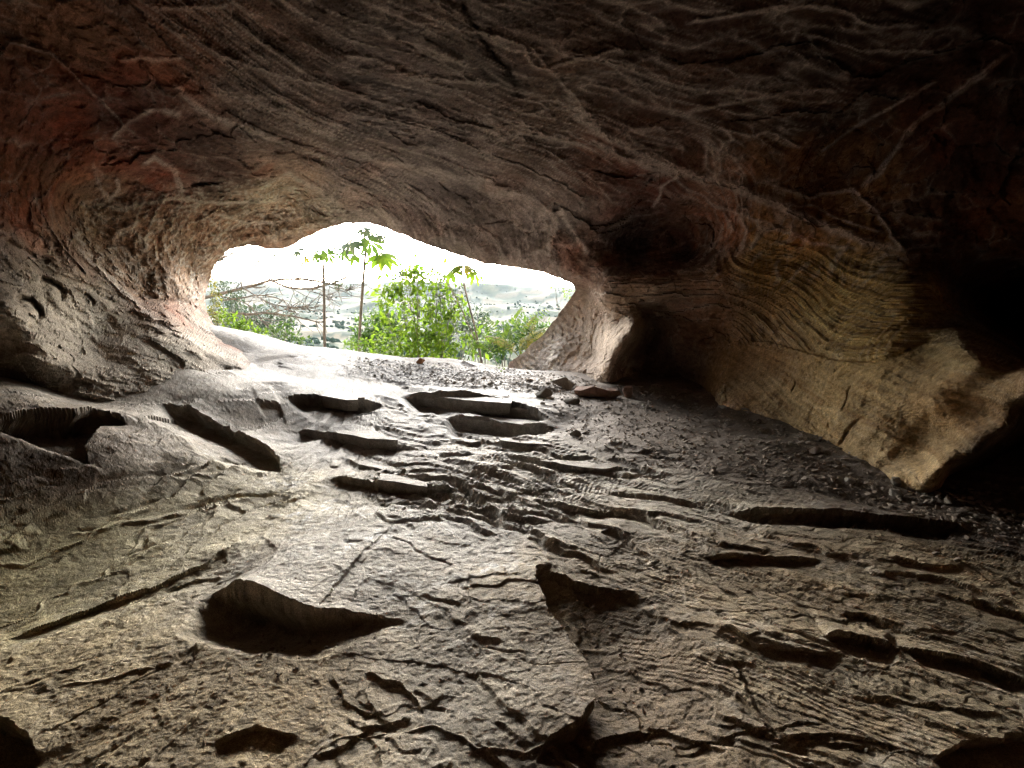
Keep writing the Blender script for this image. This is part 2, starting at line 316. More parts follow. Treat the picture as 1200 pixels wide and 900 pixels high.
z_pill = zone([(676, 335), (745, 375), (740, 400), (715, 440), (690, 470), (590, 470), (600, 420)], 8)
z_pl = zone([(676, 335), (684, 380), (660, 420), (655, 470), (590, 470), (600, 420)], 8)
z_rec = zone([(690, 340), (830, 310), (860, 370), (850, 470), (720, 470), (745, 385)], 12)
z_dark = zone([(690, 262), (760, 255), (815, 290), (830, 305), (790, 315), (700, 300)], 14)
z_ceil = np.clip(1 - z_alc - z_bank - z_bulge - z_pill - z_rec, 0, 1)
X, Y, Z = P0.T
wp = np.stack([perlin(P0 * 1.3 + 31 * k) for k in range(3)], -1)
fprime = np.linspace(-8, 8, 400); fcurve = np.cumsum(.4 + 2.0 / (1 + np.exp((fprime + 2.1) / .35)) - .25 / (1 + np.exp(-(fprime - 3) / .5))) * (16 / 400)
cc = (Y - np.interp(X, fprime, fcurve) * .9 + .6 * Z) / 1.3; al = (X * .9 + Y * .35)
disp = .13 * fbm(P0 * .9, 3) + .045 * fbm(P0 * 2.6, 3)
# scalloped layers on the ceiling: saw-tooth steps across the foliation
q1 = cc * 2.1 + .55 * fbm(v3(al * .55, cc * .9, Z), 3) + .22 * perlin(v3(al * 2.2, cc * 2, Z * 2))
s1 = q1 - np.floor(q1); saw1 = s1 ** 1.6
q2 = cc * 6.0 + .9 * fbm(v3(al * .8, cc * 1.6, 5 + Z), 3) + .3 * perlin(v3(al * 3.5, cc * 4, Z * 3))
s2 = q2 - np.floor(q2); saw2 = s2 ** 1.4
q3 = cc * 17 + 1.1 * fbm(v3(al * 1.1, cc * 3, 9 + Z), 3)
s3 = q3 - np.floor(q3)
mA = ss(-.25, .3, fbm(v3(al * .5, cc * 1.1, 2 + Z), 2)); mB = ss(-.2, .35, fbm(v3(al * .6, cc * 1.7, 20 + Z), 2))
z_c2 = z_ceil * ss(-3.9, -2.7, X) * ss(4.1, 3.2, X) * (1 - zone([(650, 235), (740, 225), (830, 240), (850, 320), (690, 330), (640, 300)], 30))
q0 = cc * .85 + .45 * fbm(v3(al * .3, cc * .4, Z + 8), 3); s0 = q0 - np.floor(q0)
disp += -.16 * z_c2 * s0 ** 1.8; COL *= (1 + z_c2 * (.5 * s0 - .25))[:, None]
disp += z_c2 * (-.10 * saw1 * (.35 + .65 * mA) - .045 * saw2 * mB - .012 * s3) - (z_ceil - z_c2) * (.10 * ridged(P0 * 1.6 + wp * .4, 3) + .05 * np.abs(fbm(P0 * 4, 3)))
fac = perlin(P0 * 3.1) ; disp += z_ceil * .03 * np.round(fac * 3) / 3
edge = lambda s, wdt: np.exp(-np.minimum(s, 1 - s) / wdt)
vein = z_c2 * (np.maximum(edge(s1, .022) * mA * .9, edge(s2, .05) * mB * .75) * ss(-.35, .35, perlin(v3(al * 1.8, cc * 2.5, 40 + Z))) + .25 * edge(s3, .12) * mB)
vein += z_ceil * .5 * ss(.93, .99, ridged(v3(al * .9, cc * 2.2, Z * 2) + 3 * wp * .2, 1))
for fa_, fc_, wd_, st_, k_ in [(.22, 1.5, .022, .75, 3), (.3, 2.6, .03, .6, 11), (.5, 5.0, .05, .5, 19), (.9, 9, .07, .35, 27)]:
    n_ = fbm(v3(al * fa_, cc * fc_, .4 * Z + k_) + .12 * wp, 3); m_ = ss(-.25, .35, perlin(v3(al * .9, cc * 2.0, Z + 3 * k_)))
    ln_v = np.exp(-np.abs(n_) / wd_) * m_; vein += z_c2 * 1.45 * st_ * ln_v; disp -= z_c2 * .06 / fc_ * ln_v
z_w = np.clip(z_ceil - z_c2, 0, 1); rw = ridged(P0 * 2.4 + wp * .5, 1); rw2 = ridged(P0 * np.array([5., 5, 9]) + wp * .7 + 4, 1); mw = ss(-.1, .35, fbm(P0 * 1.1 + 70, 2))
vein += z_w * (.55 * ss(.95, .995, rw) + .45 * ss(.94, .99, rw2) * mw); disp -= z_w * (.03 * ss(.9, 1, rw) + .015 * ss(.9, 1, rw2) - .02 * fbm(P0 * 9, 3))
COL *= 1 + (z_ceil * .35 * np.clip(fbm(v3(al * 1.5, cc * 8, Z * 3) + .4 * wp, 3), -1, 1))[:, None]
# alcove boxwork
bw = ridged(P0 * np.array([3.6, 3.6, 4.6]) + wp * .5, 3); bw2 = ridged(P0 * np.array([10., 10, 13]) + wp * .8, 2)
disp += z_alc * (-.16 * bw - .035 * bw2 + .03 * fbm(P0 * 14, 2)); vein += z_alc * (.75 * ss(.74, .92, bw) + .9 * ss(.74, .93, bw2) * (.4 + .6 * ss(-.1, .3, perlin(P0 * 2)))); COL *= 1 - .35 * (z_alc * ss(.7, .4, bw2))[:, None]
# bank: fine foliation sloping down to the right
qb = (Z * 1.0 + .28 * X + .2 * Y) * 7 + 1.0 * fbm(P0 * 1.1, 3); sb = qb - np.floor(qb)
qb2 = (Z * 1.0 + .28 * X + .2 * Y) * 24 + 1.6 * fbm(P0 * 2.1, 3); sb2 = qb2 - np.floor(qb2)
mb = ss(-.1, .35, fbm(P0 * 1.4 + 50, 2))
disp += z_bank * (-.06 * ss(.55, 1, sb) * mb - .012 * sb2 + .02 * fbm(P0 * 6, 3))
# bulge: cross-bedded laminae
bed = Z * .93 - .22 * (Y - 5) * .6 + .14 * (X - 3.5) + .06 * np.sin((Y - 4) * 1.1) + .05 * fbm(P0 * .9, 2)
bed2 = Z * .9 - .2 * (Y - 5.7) ** 2 + .1 * (X - 4) + .07 * fbm(P0 * 1.1, 2)
lam = np.where(z_low > .5, bed, bed2)
k1 = lam * 15 + .45 * fbm(P0 * 2.5, 2); k1 -= np.floor(k1); k2 = lam * 60 + .6 * perlin(P0 * 4); k2 -= np.floor(k2)
ml = .3 + .7 * ss(-.2, .3, fbm(P0 * 1.8 + 9, 2))
disp += z_bulge * (-.045 * k1 * ml * (1 - .75 * z_low) - .009 * k2 * (1 - .6 * z_low) + .03 * fbm(P0 * 2.2 + 4, 3))
vein += z_bulge * (1 - .6 * z_low) * (.4 * edge(k1, .1) * ml + .25 * edge(k2, .15))
o1 = np.zeros(len(P0)); bnd = perlin(v3(lam * 11, .5 * Y, o1)) + .8 * perlin(v3(lam * 27, .7 * Y, o1 + 5)) + .6 * perlin(v3(lam * 62, 1.0 * Y, o1 + 9))
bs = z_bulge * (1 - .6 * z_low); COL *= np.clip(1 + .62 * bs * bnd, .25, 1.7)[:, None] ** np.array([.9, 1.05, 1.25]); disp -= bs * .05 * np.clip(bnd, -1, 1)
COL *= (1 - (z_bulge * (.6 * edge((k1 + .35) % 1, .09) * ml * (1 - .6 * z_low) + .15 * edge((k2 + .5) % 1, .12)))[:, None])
stain = z_bulge * z_low * ss(.1, .5, fbm(v3(Y * .8, bed * 7, X * .5), 3)); COL *= 1 - .6 * stain[:, None] * np.array([.25, .38, .5])
# ledge between upper and lower bulge
dl, sl_, al_, _, _ = seg_dist(np.clip(PX, -900, 2100), np.clip(PY, -900, 1800), [(845, 398), (900, 400), (940, 412), (985, 424), (1030, 426), (1060, 415), (1090, 400), (1150, 402)])
disp += .13 * np.exp(-np.maximum(dl - 1.5, 0) / 9) * (sl_ > 0) * (PX > 880) * (PX < 1120) * ss(0, .12, al_) * ss(1, .75, al_)
# flutes
fl = np.sin((Y * 1.2 - X * .6 + .8 * Z) * 20 + 6 * fbm(P0 * 1.9, 3)); fm_ = ss(-.3, .3, fbm(P0 * 3 + 7, 2)); disp += z_flute * (.03 * fl * fm_ + .06 * fbm(P0 * 5, 3)); vein += z_flute * .55 * ss(.2, -.9, fl) * fm_
# pillar
disp += z_pill * (.05 * fbm(P0 * 5, 4) + .03 * ridged(P0 * np.array([9, 9, 4.]), 2))
fp = np.sin((X * 1.1 + .7 * Z + .3 * Y) * 40 + 3 * fbm(P0 * 2.5, 3)); disp += z_pl * (.025 * fp + .03 * fbm(P0 * np.array([14, 14, 5.]), 3))
vein += z_pl * .35 * ss(0, -1, fp)
qr = Z * 6 + .25 * X + .9 * fbm(P0 * np.array([.8, .8, 2.]), 3); qr -= np.floor(qr)
qr2 = Z * 19 + .8 * fbm(P0 * np.array([.8, .8, 2.]), 3); qr2 -= np.floor(qr2)
z_rt = z_rec * ss(385, 365, PY)
disp += z_rt * (-.09 * qr - .03 * qr2); vein += z_rt * .4 * edge(qr, .08)
disp += z_dark * -.05 * (np.floor(cc * 9 + .5 * fbm(P0, 2)) % 2)
disp += .012 * fbm(P0 * 11, 3) + .006 * ridged(P0 * 24, 2)
dom = np.argmax(np.stack([z_c2, z_w, z_alc, z_bank, z_bulge * .9, np.maximum(z_pill, z_rec)]), 0)
FCo = np.stack([np.where(dom == 0, al * .75, np.where(dom == 3, (X + Y) * .9, P0[:, 0] * 1.5)), np.where(dom == 0, cc * 2.6, np.where(dom == 3, (Z + .28 * X + .2 * Y) * 4.5, P0[:, 1] * 1.5)), np.where(dom == 0, Z * 1.5, np.where(dom == 3, (X - Y) * 1.2, P0[:, 2] * 2.2))], -1)
FCo = FCo + .30 * wp + .10 * np.stack([perlin(P0 * 6 + 5 * k) for k in range(3)], -1) + (dom * 17.3)[:, None]
H1, T1, G1 = facets(FCo); H2, T2, G2 = facets(FCo * 2.9 + .25 * wp + 40)
A1 = np.choose(dom, [.08, .11, .09, .07, .012, .09]); A2_ = np.choose(dom, [.022, .04, .055, .03, .006, .05])
disp += A1 * (H1 + .9 * T1) + A2_ * (H2 + .9 * T2)
bz = ss(-.25, .25, perlin(P0 * 1.9 + 77)); bz2 = ss(-.15, .3, perlin(P0 * 2.7 + 177))
vein += np.choose(dom, [.6, .4, .8, .25, .1, .3]) * np.exp(-G1 / .035) * bz + np.choose(dom, [.32, .3, .8, .2, .06, .25]) * np.exp(-G2 / .06) * bz2
COL *= (1 + np.choose(dom, [.2, .3, .4, .15, .1, .2]) * (H1 * 1.2 + H2))[:, None]
# traced veins and ridges: (points, half width px, strength, relief m)
VEINS = [([(400, 65), (440, 70), (470, 85), (520, 95), (590, 100)], 2.4, .8, .04), ([(545, 35), (590, 45), (612, 55), (630, 80), (645, 80), (690, 68), (720, 60), (740, 65)], 1.8, .9, .05),
 ([(662, 130), (700, 152), (750, 180), (795, 201), (850, 215), (900, 235), (960, 262), (1020, 285), (1052, 290)], 4, .9, .10), ([(672, 128), (720, 150), (770, 182), (800, 200)], 2, .7, .04), ([(690, 165), (740, 188), (790, 206)], 2, .7, .04),
 ([(800, 205), (775, 220), (765, 245)], 1.4, .9, .03), ([(1005, 222), (1032, 200), (1060, 160), (1090, 132), (1120, 110), (1190, 58)], 2.6, .9, .08), ([(960, 180), (1000, 150), (1070, 112), (1100, 95)], 1.5, .6, .03),
 ([(800, 28), (860, 18), (930, 8), (990, 12), (1020, 32), (1080, 30)], 2, .9, .05), ([(800, 133), (860, 120), (940, 108), (990, 105)], 1.8, .8, .03), ([(930, 38), (960, 43), (1010, 60), (1100, 62)], 1.3, .6, .03),
 ([(200, 95), (235, 130), (270, 145), (330, 165)], 3.5, .6, .05), ([(240, 100), (300, 120), (340, 138), (395, 165)], 5, .45, .03), ([(400, 175), (450, 190), (500, 200), (560, 210), (610, 232)], 3, .55, .04),
 ([(225, 50), (270, 70), (330, 90), (400, 105), (460, 125)], 1.6, .6, .04), ([(140, 68), (180, 70), (215, 68)], 2.4, .6, .04), ([(0, 48), (60, 62), (120, 120), (165, 165)], 1.2, .35, .06), ([(180, 10), (240, 8), (270, 5)], 2, .5, .04),
 ([(130, 165), (150, 145), (180, 128), (215, 135)], 3, .4, .06), ([(165, 195), (180, 186), (200, 195), (212, 215), (213, 235)], 2.6, .7, .05), ([(108, 190), (114, 212), (128, 232), (140, 222), (136, 205)], 1.8, .7, .04), ([(330, 200), (365, 218), (405, 242)], 2.5, .6, .03),
 ([(900, 215), (950, 232), (1000, 222), (1030, 250), (1045, 275), (1062, 300)], 2, .75, .05), ([(860, 210), (900, 240), (950, 240), (1000, 262), (1040, 275)], 1.3, .6, .03), ([(820, 235), (850, 245), (900, 262), (950, 285), (1010, 292)], 1.8, .6, .04),
 ([(636, 238), (652, 262), (640, 300)], 3, .6, .05), ([(655, 242), (670, 268), (690, 300)], 3, .6, .05), ([(618, 300), (650, 285), (672, 292)], 2.6, .55, .04), ([(640, 240), (630, 262), (612, 282)], 2.2, .5, .04),
 ([(255, 250), (290, 262), (320, 258), (335, 245)], 1.8, .6, .03), ([(300, 248), (318, 262), (322, 285)], 1.5, .7, .03), ([(235, 245), (262, 272), (250, 285)], 1.5, .6, .03), ([(95, 235), (140, 245), (200, 233), (260, 238), (330, 235)], 1.8, .5, .03),
 ([(86, 285), (112, 312), (150, 346), (180, 375), (230, 403), (280, 424)], 2.2, .5, .03), ([(840, 150), (880, 160), (900, 155), (940, 175)], 1.5, .6, .03), ([(610, 45), (640, 75), (680, 120), (720, 175)], 1.5, .25, .03), ([(540, 0), (560, 40), (600, 90), (612, 118)], 3, -.5, -.05)]
xs = PX + 3.0 * perlin(v3(PX / 22, PY / 22, 0 * PX)) + 1.2 * perlin(v3(PX / 7, PY / 7, 4 + 0 * PX)); ys = PY + 3.0 * perlin(v3(PX / 22, PY / 22, 8 + 0 * PX)) + 1.2 * perlin(v3(PX / 7, PY / 7, 14 + 0 * PX))
brk = .45 + .55 * ss(-.35, .25, perlin(v3(PX / 16, PY / 16, 2 + 0 * PX)))
for pts, wd_, st, rel in VEINS:
    p = np.array(pts); m = (xs > p[:, 0].min() - 40) & (xs < p[:, 0].max() + 40) & (ys > p[:, 1].min() - 40) & (ys < p[:, 1].max() + 40)
    i, = np.where(m); d, s, a, _, _ = seg_dist(xs[i], ys[i], pts); tp = ss(0, .08, a) * ss(1, .92, a)
    vein[i] += 1.9 * st * brk[i] * tp * np.exp(-(d / wd_) ** 2); disp[i] -= rel * tp * np.exp(-(d / (wd_ * 2.2)) ** 2) + .5 * rel * tp * (s > 0) * np.exp(-d / 16)
# dark cracks / pits: (points, half width px, depth)
for pts, wd_, dp in [([(15, 350), (35, 352), (48, 366), (50, 376)], 4, .25), ([(45, 325), (65, 335), (78, 350)], 3.5, .2), ([(98, 345), (108, 352), (112, 358)], 1.5, .1), ([(934, 448), (928, 460)], 1.2, .06), ([(998, 452), (990, 470), (987, 484)], 1.5, .08), ([(972, 495), (970, 502)], 1.5, .05),
                     ([(1010, 490), (990, 510), (980, 525)], 2.5, .06), ([(150, 345), (190, 352), (235, 358)], 4, .15), ([(735, 315), (800, 322), (840, 318)], 3, .12), ([(690, 358), (715, 362), (735, 355)], 5, .12), ([(0, 280), (20, 290), (60, 310)], 4, .12), ([(0, 255), (40, 275), (80, 290)], 4, .12), ([(600, 258), (560, 262), (590, 282)], 1.2, .04), ([(700, 180), (705, 186)], 3, .05)]:
    p = np.array(pts); m = (xs > p[:, 0].min() - 30) & (xs < p[:, 0].max() + 30) & (ys > p[:, 1].min() - 30) & (ys < p[:, 1].max() + 30)
    i, = np.where(m); d, s, a, _, _ = seg_dist(xs[i], ys[i], pts); disp[i] += dp * np.exp(-(d / wd_) ** 2) * ss(0, .15, a) * ss(1, .85, a)
fade = ss(-14, 0, sdm); disp = disp * (1 - .85 * fade)
P1 = P0 + D * disp[:, None]
vein = np.clip(vein * 1.5, -.6, 1)[:, None]
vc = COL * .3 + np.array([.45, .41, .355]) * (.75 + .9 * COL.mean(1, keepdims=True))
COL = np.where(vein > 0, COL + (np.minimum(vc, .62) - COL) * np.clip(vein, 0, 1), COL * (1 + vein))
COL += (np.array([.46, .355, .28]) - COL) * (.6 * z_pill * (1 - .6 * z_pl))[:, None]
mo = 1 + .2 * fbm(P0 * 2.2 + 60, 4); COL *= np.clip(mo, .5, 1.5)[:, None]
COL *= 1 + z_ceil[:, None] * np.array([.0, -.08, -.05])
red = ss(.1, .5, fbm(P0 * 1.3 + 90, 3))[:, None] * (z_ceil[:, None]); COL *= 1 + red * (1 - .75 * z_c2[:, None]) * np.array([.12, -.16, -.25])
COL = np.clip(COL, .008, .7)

ii = np.arange(nE * nA).reshape(nE, nA)
F = np.stack([ii[:-1, :-1], ii[1:, :-1], ii[1:, 1:], ii[:-1, 1:]], -1).reshape(-1, 4)
bad = (sdm >= 1.5 * cell); bad[inm] |= (ins & (sg >= 1.5 * cell))
F = F[~bad[F].any(1)]
# drop faces fully in the opening
inside_strict = np.zeros(len(D), bool); inside_strict[inm] = ins & (sg > 0)
F = F[~inside_strict[F].all(1)]
# rim of the mouth, carried outwards as the outer rock face
E2 = np.concatenate([F[:, [0, 1]], F[:, [1, 2]], F[:, [2, 3]], F[:, [3, 0]]]); Es = np.sort(E2, 1)
key = Es[:, 0].astype(np.int64) * len(D) + Es[:, 1]; u_, idx, cnt = np.unique(key, return_index=True, return_counts=True)
be = E2[idx[cnt == 1]]; be = be[(sdm[be] > -6).all(1)]
bv = np.unique(be); mp = -np.ones(len(D), int); mp[bv] = np.arange(len(bv))
Cm = unp(np.array(455.), np.array(350.), np.array(9.8)); Vr = [P1]; Fr = [F]; base = len(P1); prev = None; Cr = [COL]
ex = P1[bv] - Cm; ex[:, 1] = 0; ex /= np.linalg.norm(ex, axis=1, keepdims=True)
prev = bv[mp[be]]
cur_idx = bv
for a, b in [(.10, .01), (.3, .07), (.7, .35), (1.2, 1.1), (1.5, 2.4), (1.6, 4.5)]:
    nv = P1[bv] + D[bv] * a + ex * b + (.08 * a) * np.stack([perlin(P1[bv] * 3 + k * 5) for k in range(3)], -1)
    ni = base + np.arange(len(bv)); base += len(bv); Vr.append(nv); Cr.append(np.tile([.3, .25, .2], (len(bv), 1)))
    Fr.append(np.stack([cur_idx[mp[be[:, 1]]], cur_idx[mp[be[:, 0]]], ni[mp[be[:, 0]]], ni[mp[be[:, 1]]]], -1)); cur_idx = ni
VS = np.vstack(Vr); FS = np.vstack(Fr); CS = np.vstack(Cr)
fc = VS[FS].mean(1); fpx, fpy = proj(fc); nsh = len(F)
lab = np.full(len(FS), 0)                                     # 0 ceiling
eld = np.degrees(np.arctan2(fc[:, 2] - CAMZ, np.hypot(fc[:, 0], fc[:, 1])))
azd = np.degrees(np.arctan2(fc[:, 0], fc[:, 1]))
lab[(np.abs(azd) > 58) & (eld < 30)] = 5
lab[inside(fpx, fpy, [(-3000, 150), (0, 190), (60, 215), (86, 285), (150, 346), (230, 403), (290, 425), (320, 900), (-3000, 2000)]) & (azd > -58)] = 1
lab[inside(fpx, fpy, [(86, 285), (90, 235), (180, 228), (330, 205), (410, 245), (395, 280), (320, 320), (260, 420), (290, 425), (230, 403), (150, 346)])] = 2
lab[inside(fpx, fpy, [(676, 328), (690, 345), (745, 372), (748, 388), (722, 425), (715, 900), (560, 900), (560, 440), (598, 420), (640, 380)])] = 3
lab[inside(fpx, fpy, [(715, 900), (722, 425), (748, 388), (745, 372), (700, 346), (700, 320), (830, 308), (840, 250), (940, 262), (1050, 292), (1100, 345), (1160, 300), (1300, 290), (3000, 290), (3000, 2000)]) & (azd < 58)] = 4
for k, nm in enumerate(['cave_ceiling', 'cave_wall_left', 'cave_alcove', 'mouth_pillar', 'cave_wall_right', 'cave_wall_back']):
    f = FS[lab == k]
    if not len(f): continue
    u, inv = np.unique(f, return_inverse=True); me = mesh_np(nm, VS[u], inv.reshape(f.shape), CS[u], smooth=False)
    tag(link(nm, me, M['shell']), kind='structure')
print('shell done')

# ------------------------------------------------------------------ cave floor
FC = [(0, 900, 1.65), (600, 900, 1.66), (1200, 900, 1.66), (0, 750, 2.28), (300, 750, 2.28), (600, 750, 2.3), (1200, 750, 2.28), (0, 620, 3.1), (300, 600, 3.6), (600, 600, 3.65), (900, 600, 3.65), (1200, 620, 3.4),
      (600, 520, 5.36), (900, 530, 5.0), (600, 480, 7.0), (720, 460, 8.0), (800, 470, 7.6), (560, 455, 8.0), (400, 455, 7.2), (250, 455, 5.8), (110, 468, 5.0), (0, 520, 3.6), (130, 500, 4.3), (300, 500, 5.5),
      (290, 430, 7.5), (350, 401, 9.4), (300, 393, 8.9), (270, 388, 8.6), (450, 416, 9.9), (550, 428, 10.2), (600, 438, 9.8), (690, 446, 9.0), (400, 425, 8.6), (0, 450, 4.4), (1100, 590, 3.85), (1000, 550, 4.6), (240, 385, 8.5)]
fcn = np.array(FC, float); fp_ = unp(fcn[:, 0], fcn[:, 1], fcn[:, 2])
extra = np.array([(0, -3, 0), (4, -3, 0.1), (-4, -3, .2), (0, -7, .2), (6, 2, .2), (-6, 2, .8), (0, 0, 0), (7, 8, .2), (-7, 9, 1.2), (2, .5, 0), (-2, .5, 0)], float)
fp_ = np.vstack([fp_, extra]); floor_rbf = RBF(fp_[:, :2], fp_[:, 2], c=.5, lam=2e-3)
SILL = [(-6, 9.2), (-3.8, 9.3), (-2.4, 10.0), (-.8, 10.5), (.2, 10.4), (1.0, 10.0), (6, 9.5)]
def base_z(x, y):
    z = floor_rbf(np.stack([x, y], -1)); s = np.array(SILL); o = y - np.interp(x, s[:, 0], s[:, 1])
    return z - np.where(o > 0, .25 * o + .28 * o * o, 0)
def ground(pts):
    p = np.array(pts, float); r = ray(p[:, 0], p[:, 1]); t = np.full(len(p), 3.0)
    lo = np.full(len(p), .8); hi = np.full(len(p), 13.0)
    for t_ in np.linspace(.8, 13, 240):     # march to the first crossing
        q = CAM + r * t_; below = q[:, 2] < base_z(q[:, 0], q[:, 1]); hi = np.where(below & (hi > t_), t_, hi)
    lo = hi - (12.2 / 239)
    for _ in range(14):
        mid = (lo + hi) / 2; q = CAM + r * mid[:, None]; b = q[:, 2] < base_z(q[:, 0], q[:, 1]); hi = np.where(b, mid, hi); lo = np.where(b, lo, mid)
    return CAM + r * hi[:, None]
rows = np.concatenate([np.linspace(.12, .9, 20)[:-1] if False else np.array([.15, .4, .65, .9, 1.1]),
                       (lambda pyv: CAMZ / np.tan(PITCH + np.arctan((pyv - 450) / 600)))(np.arange(950, 470, -1.1)), np.arange(7.62, 14.0, .042)])
az_f = np.arctan(np.linspace(-1.16, 1.16, 860)); grd = np.linspace(az_f[-1], 1.22, 90); AZF = np.concatenate([np.linspace(-math.pi, -1.22, 40)[:-1], -grd[::-1][:-1], az_f, grd[1:], np.linspace(1.22, math.pi, 40)[1:]])
A2, R2 = np.meshgrid(AZF, rows); X = (np.tan(np.clip(A2, -.87, .87)) * 0 + np.sin(A2) * R2).ravel()
R2x = R2 / np.maximum(np.cos(A2), .62)                       # constant forward distance in view keeps rows even on screen
X = (np.sin(A2) * R2x).ravel(); Y = (np.cos(A2) * R2x).ravel()
nF = len(X); print('floor verts', nF)
Zb = base_z(X, Y)
FPX, FPY = proj(np.stack([X, Y, Zb], -1))
def gz(poly, soft=.25):
    g = ground(poly)[:, :2]; dd, _, _, _, _ = seg_dist(X, Y, g, True); i = inside(X, Y, g); return ss(-soft, soft, np.where(i, dd, -dd))
n2 = lambda fx, fy, o, k=0: fbm(v3(X * fx, Y * fy, np.full(nF, k + .37)), o)
wl = ss(-.7, -1.7, X + .25 * (Y - 3))
c_ = (1 - wl) * (.6 * X + .8 * Y) + wl * (-.9 * X + .3 * Y + 1.2); a_ = (1 - wl) * (.8 * X - .6 * Y) + wl * (.3 * X + .9 * Y)
nc = lambda fa, fc2, o, k=0: fbm(v3(a_ * fa, c_ * fc2, np.full(nF, k + .61)), o)
g_mid = gz([(330, 455), (640, 460), (660, 520), (760, 560), (640, 610), (380, 600), (300, 540), (200, 480)], .4)
g_right = gz([(720, 560), (900, 565), (1200, 640), (1200, 900), (720, 900), (650, 700)], .25)
g_rub = gz([(655, 452), (740, 455), (850, 462), (930, 515), (1000, 550), (1090, 585), (1200, 598), (1230, 650), (1100, 612), (900, 568), (720, 540), (640, 500)], .12)
g_sill = gz([(420, 425), (560, 432), (690, 446), (700, 462), (560, 458), (400, 440)], .3)
g_left = gz([(0, 560), (180, 545), (300, 560), (290, 630), (0, 745)], .25)
h = .05 * n2(.7, .7, 2) + .007 * n2(2.5, 2.5, 3, 5)
b = .22 * nc(.22, 1.0, 3, 1) + .03 * nc(1.0, 4.2, 3, 2)
Lk = .045; k = b / Lk; fl = np.floor(k); fr = k - fl; ter = Lk * (fl + ss(.86 - .4 * ss(4, 8, Y), 1, fr)); tw = (1 - wl) ** 2 * np.clip(g_mid, 0, 1) * (1 - g_rub) * (1 - .7 * g_sill)
h += .5 * tw * (ter - .9 * b)
b2 = .14 * nc(.4, 2.2, 3, 7) + .012 * nc(2, 9, 2, 9); L2 = .016; k = b2 / L2; fl = np.floor(k); fr = k - fl
h += (1 - np.clip(4 * wl * (1 - wl), 0, 1)) * np.clip(.8 * g_mid + .10 * g_right, 0, 1) * (1 - g_rub) * ss(6.3, 4, Y) * ss(-2.6, -1.6, X) * (L2 * (fl + ss(.8, 1, fr)) - .93 * b2)
# fine foliation ridges
q = c_ * 7 + 2.2 * nc(.9, 1.6, 4, 12); q -= np.floor(q); msk = ss(-.05, .35, nc(.7, 1.5, 2, 15))
h += -.0045 * (.2 + .8 * ss(6, 3.5, Y)) * q * msk * np.clip(.1 + .7 * g_right + .5 * g_mid, 0, 1) * (1 - g_rub)
q3 = c_ * 30 + 2 * nc(1.2, 3, 3, 18); q3 -= np.floor(q3); h += -.0022 * ss(5, 3, Y) * q3 * ss(-.2, .3, nc(1.2, 2.2, 2, 22)) * (.3 + g_right + .6 * g_left) * (1 - g_rub)
grain = .0045 * n2(9, 9, 3, 30) + .0028 * n2(38, 38, 2, 33) + .0022 * (ridged(v3(X * 16, Y * 16, np.full(nF, .2)), 2) - .6)
h += grain * (1 - .5 * g_left) * (.15 + .85 * ss(8, 3.5, Y))
h += g_rub * (.02 * n2(2, 2, 3, 40) + .004 * n2(15, 15, 3, 41) - .02)
h += g_sill * (.02 * n2(8, 8, 3, 43) + .015 * n2(25, 25, 2, 44))
fw = .16 * np.stack([perlin(v3(X * 2.4, Y * 2.4, np.full(nF, 5. + k))) for k in range(2)], -1) + .05 * np.stack([perlin(v3(X * 9, Y * 9, np.full(nF, 15. + k))) for k in range(2)], -1)
fq = np.stack([(a_ + fw[:, 0]) * .8, (c_ + fw[:, 1]) * 2.3, np.full(nF, .5)], -1)
J1, U1, K1 = facets(fq, 2); J2, U2, K2 = facets(fq * 2.6 + 31.5, 2)
fc1 = ((c_ + fw[:, 1]) * 2.3) ; g_fg = np.clip(1 - g_mid - g_right - g_left - g_rub - g_sill, 0, 1)
tz = np.where(Y > 4.5, np.maximum((1 - wl) ** 2, .4), 1 - np.clip(4 * wl * (1 - wl), 0, 1))
am1 = tz * (.05 * g_mid + .026 * g_right + .017 * g_left + .018 * g_fg + .04 * g_sill) * (1 - g_rub); am2 = tz * (.016 * g_mid + .009 * g_right + .003 * g_left + .006 * g_fg + .02 * g_sill) * (1 - g_rub)
kw = .02 + .005 * np.minimum(Y, 9) ** 2
h += am1 * (J1 + .5 * U1) * ss(0, kw, K1) + am2 * (J2 + .5 * U2) * ss(0, kw, K2)
DX = np.zeros(nF); DY = np.zeros(nF); DZ = np.zeros(nF)
wx = X + .020 * perlin(v3(X * 4, Y * 4, np.full(nF, 3.))) + np.where(Y < 4, .012, .003) * fbm(v3(X * 13, Y * 13, np.full(nF, 6.)), 2); wy = Y + .020 * perlin(v3(X * 4, Y * 4, np.full(nF, 13.))) + np.where(Y < 4, .012, .003) * fbm(v3(X * 13, Y * 13, np.full(nF, 16.)), 2)
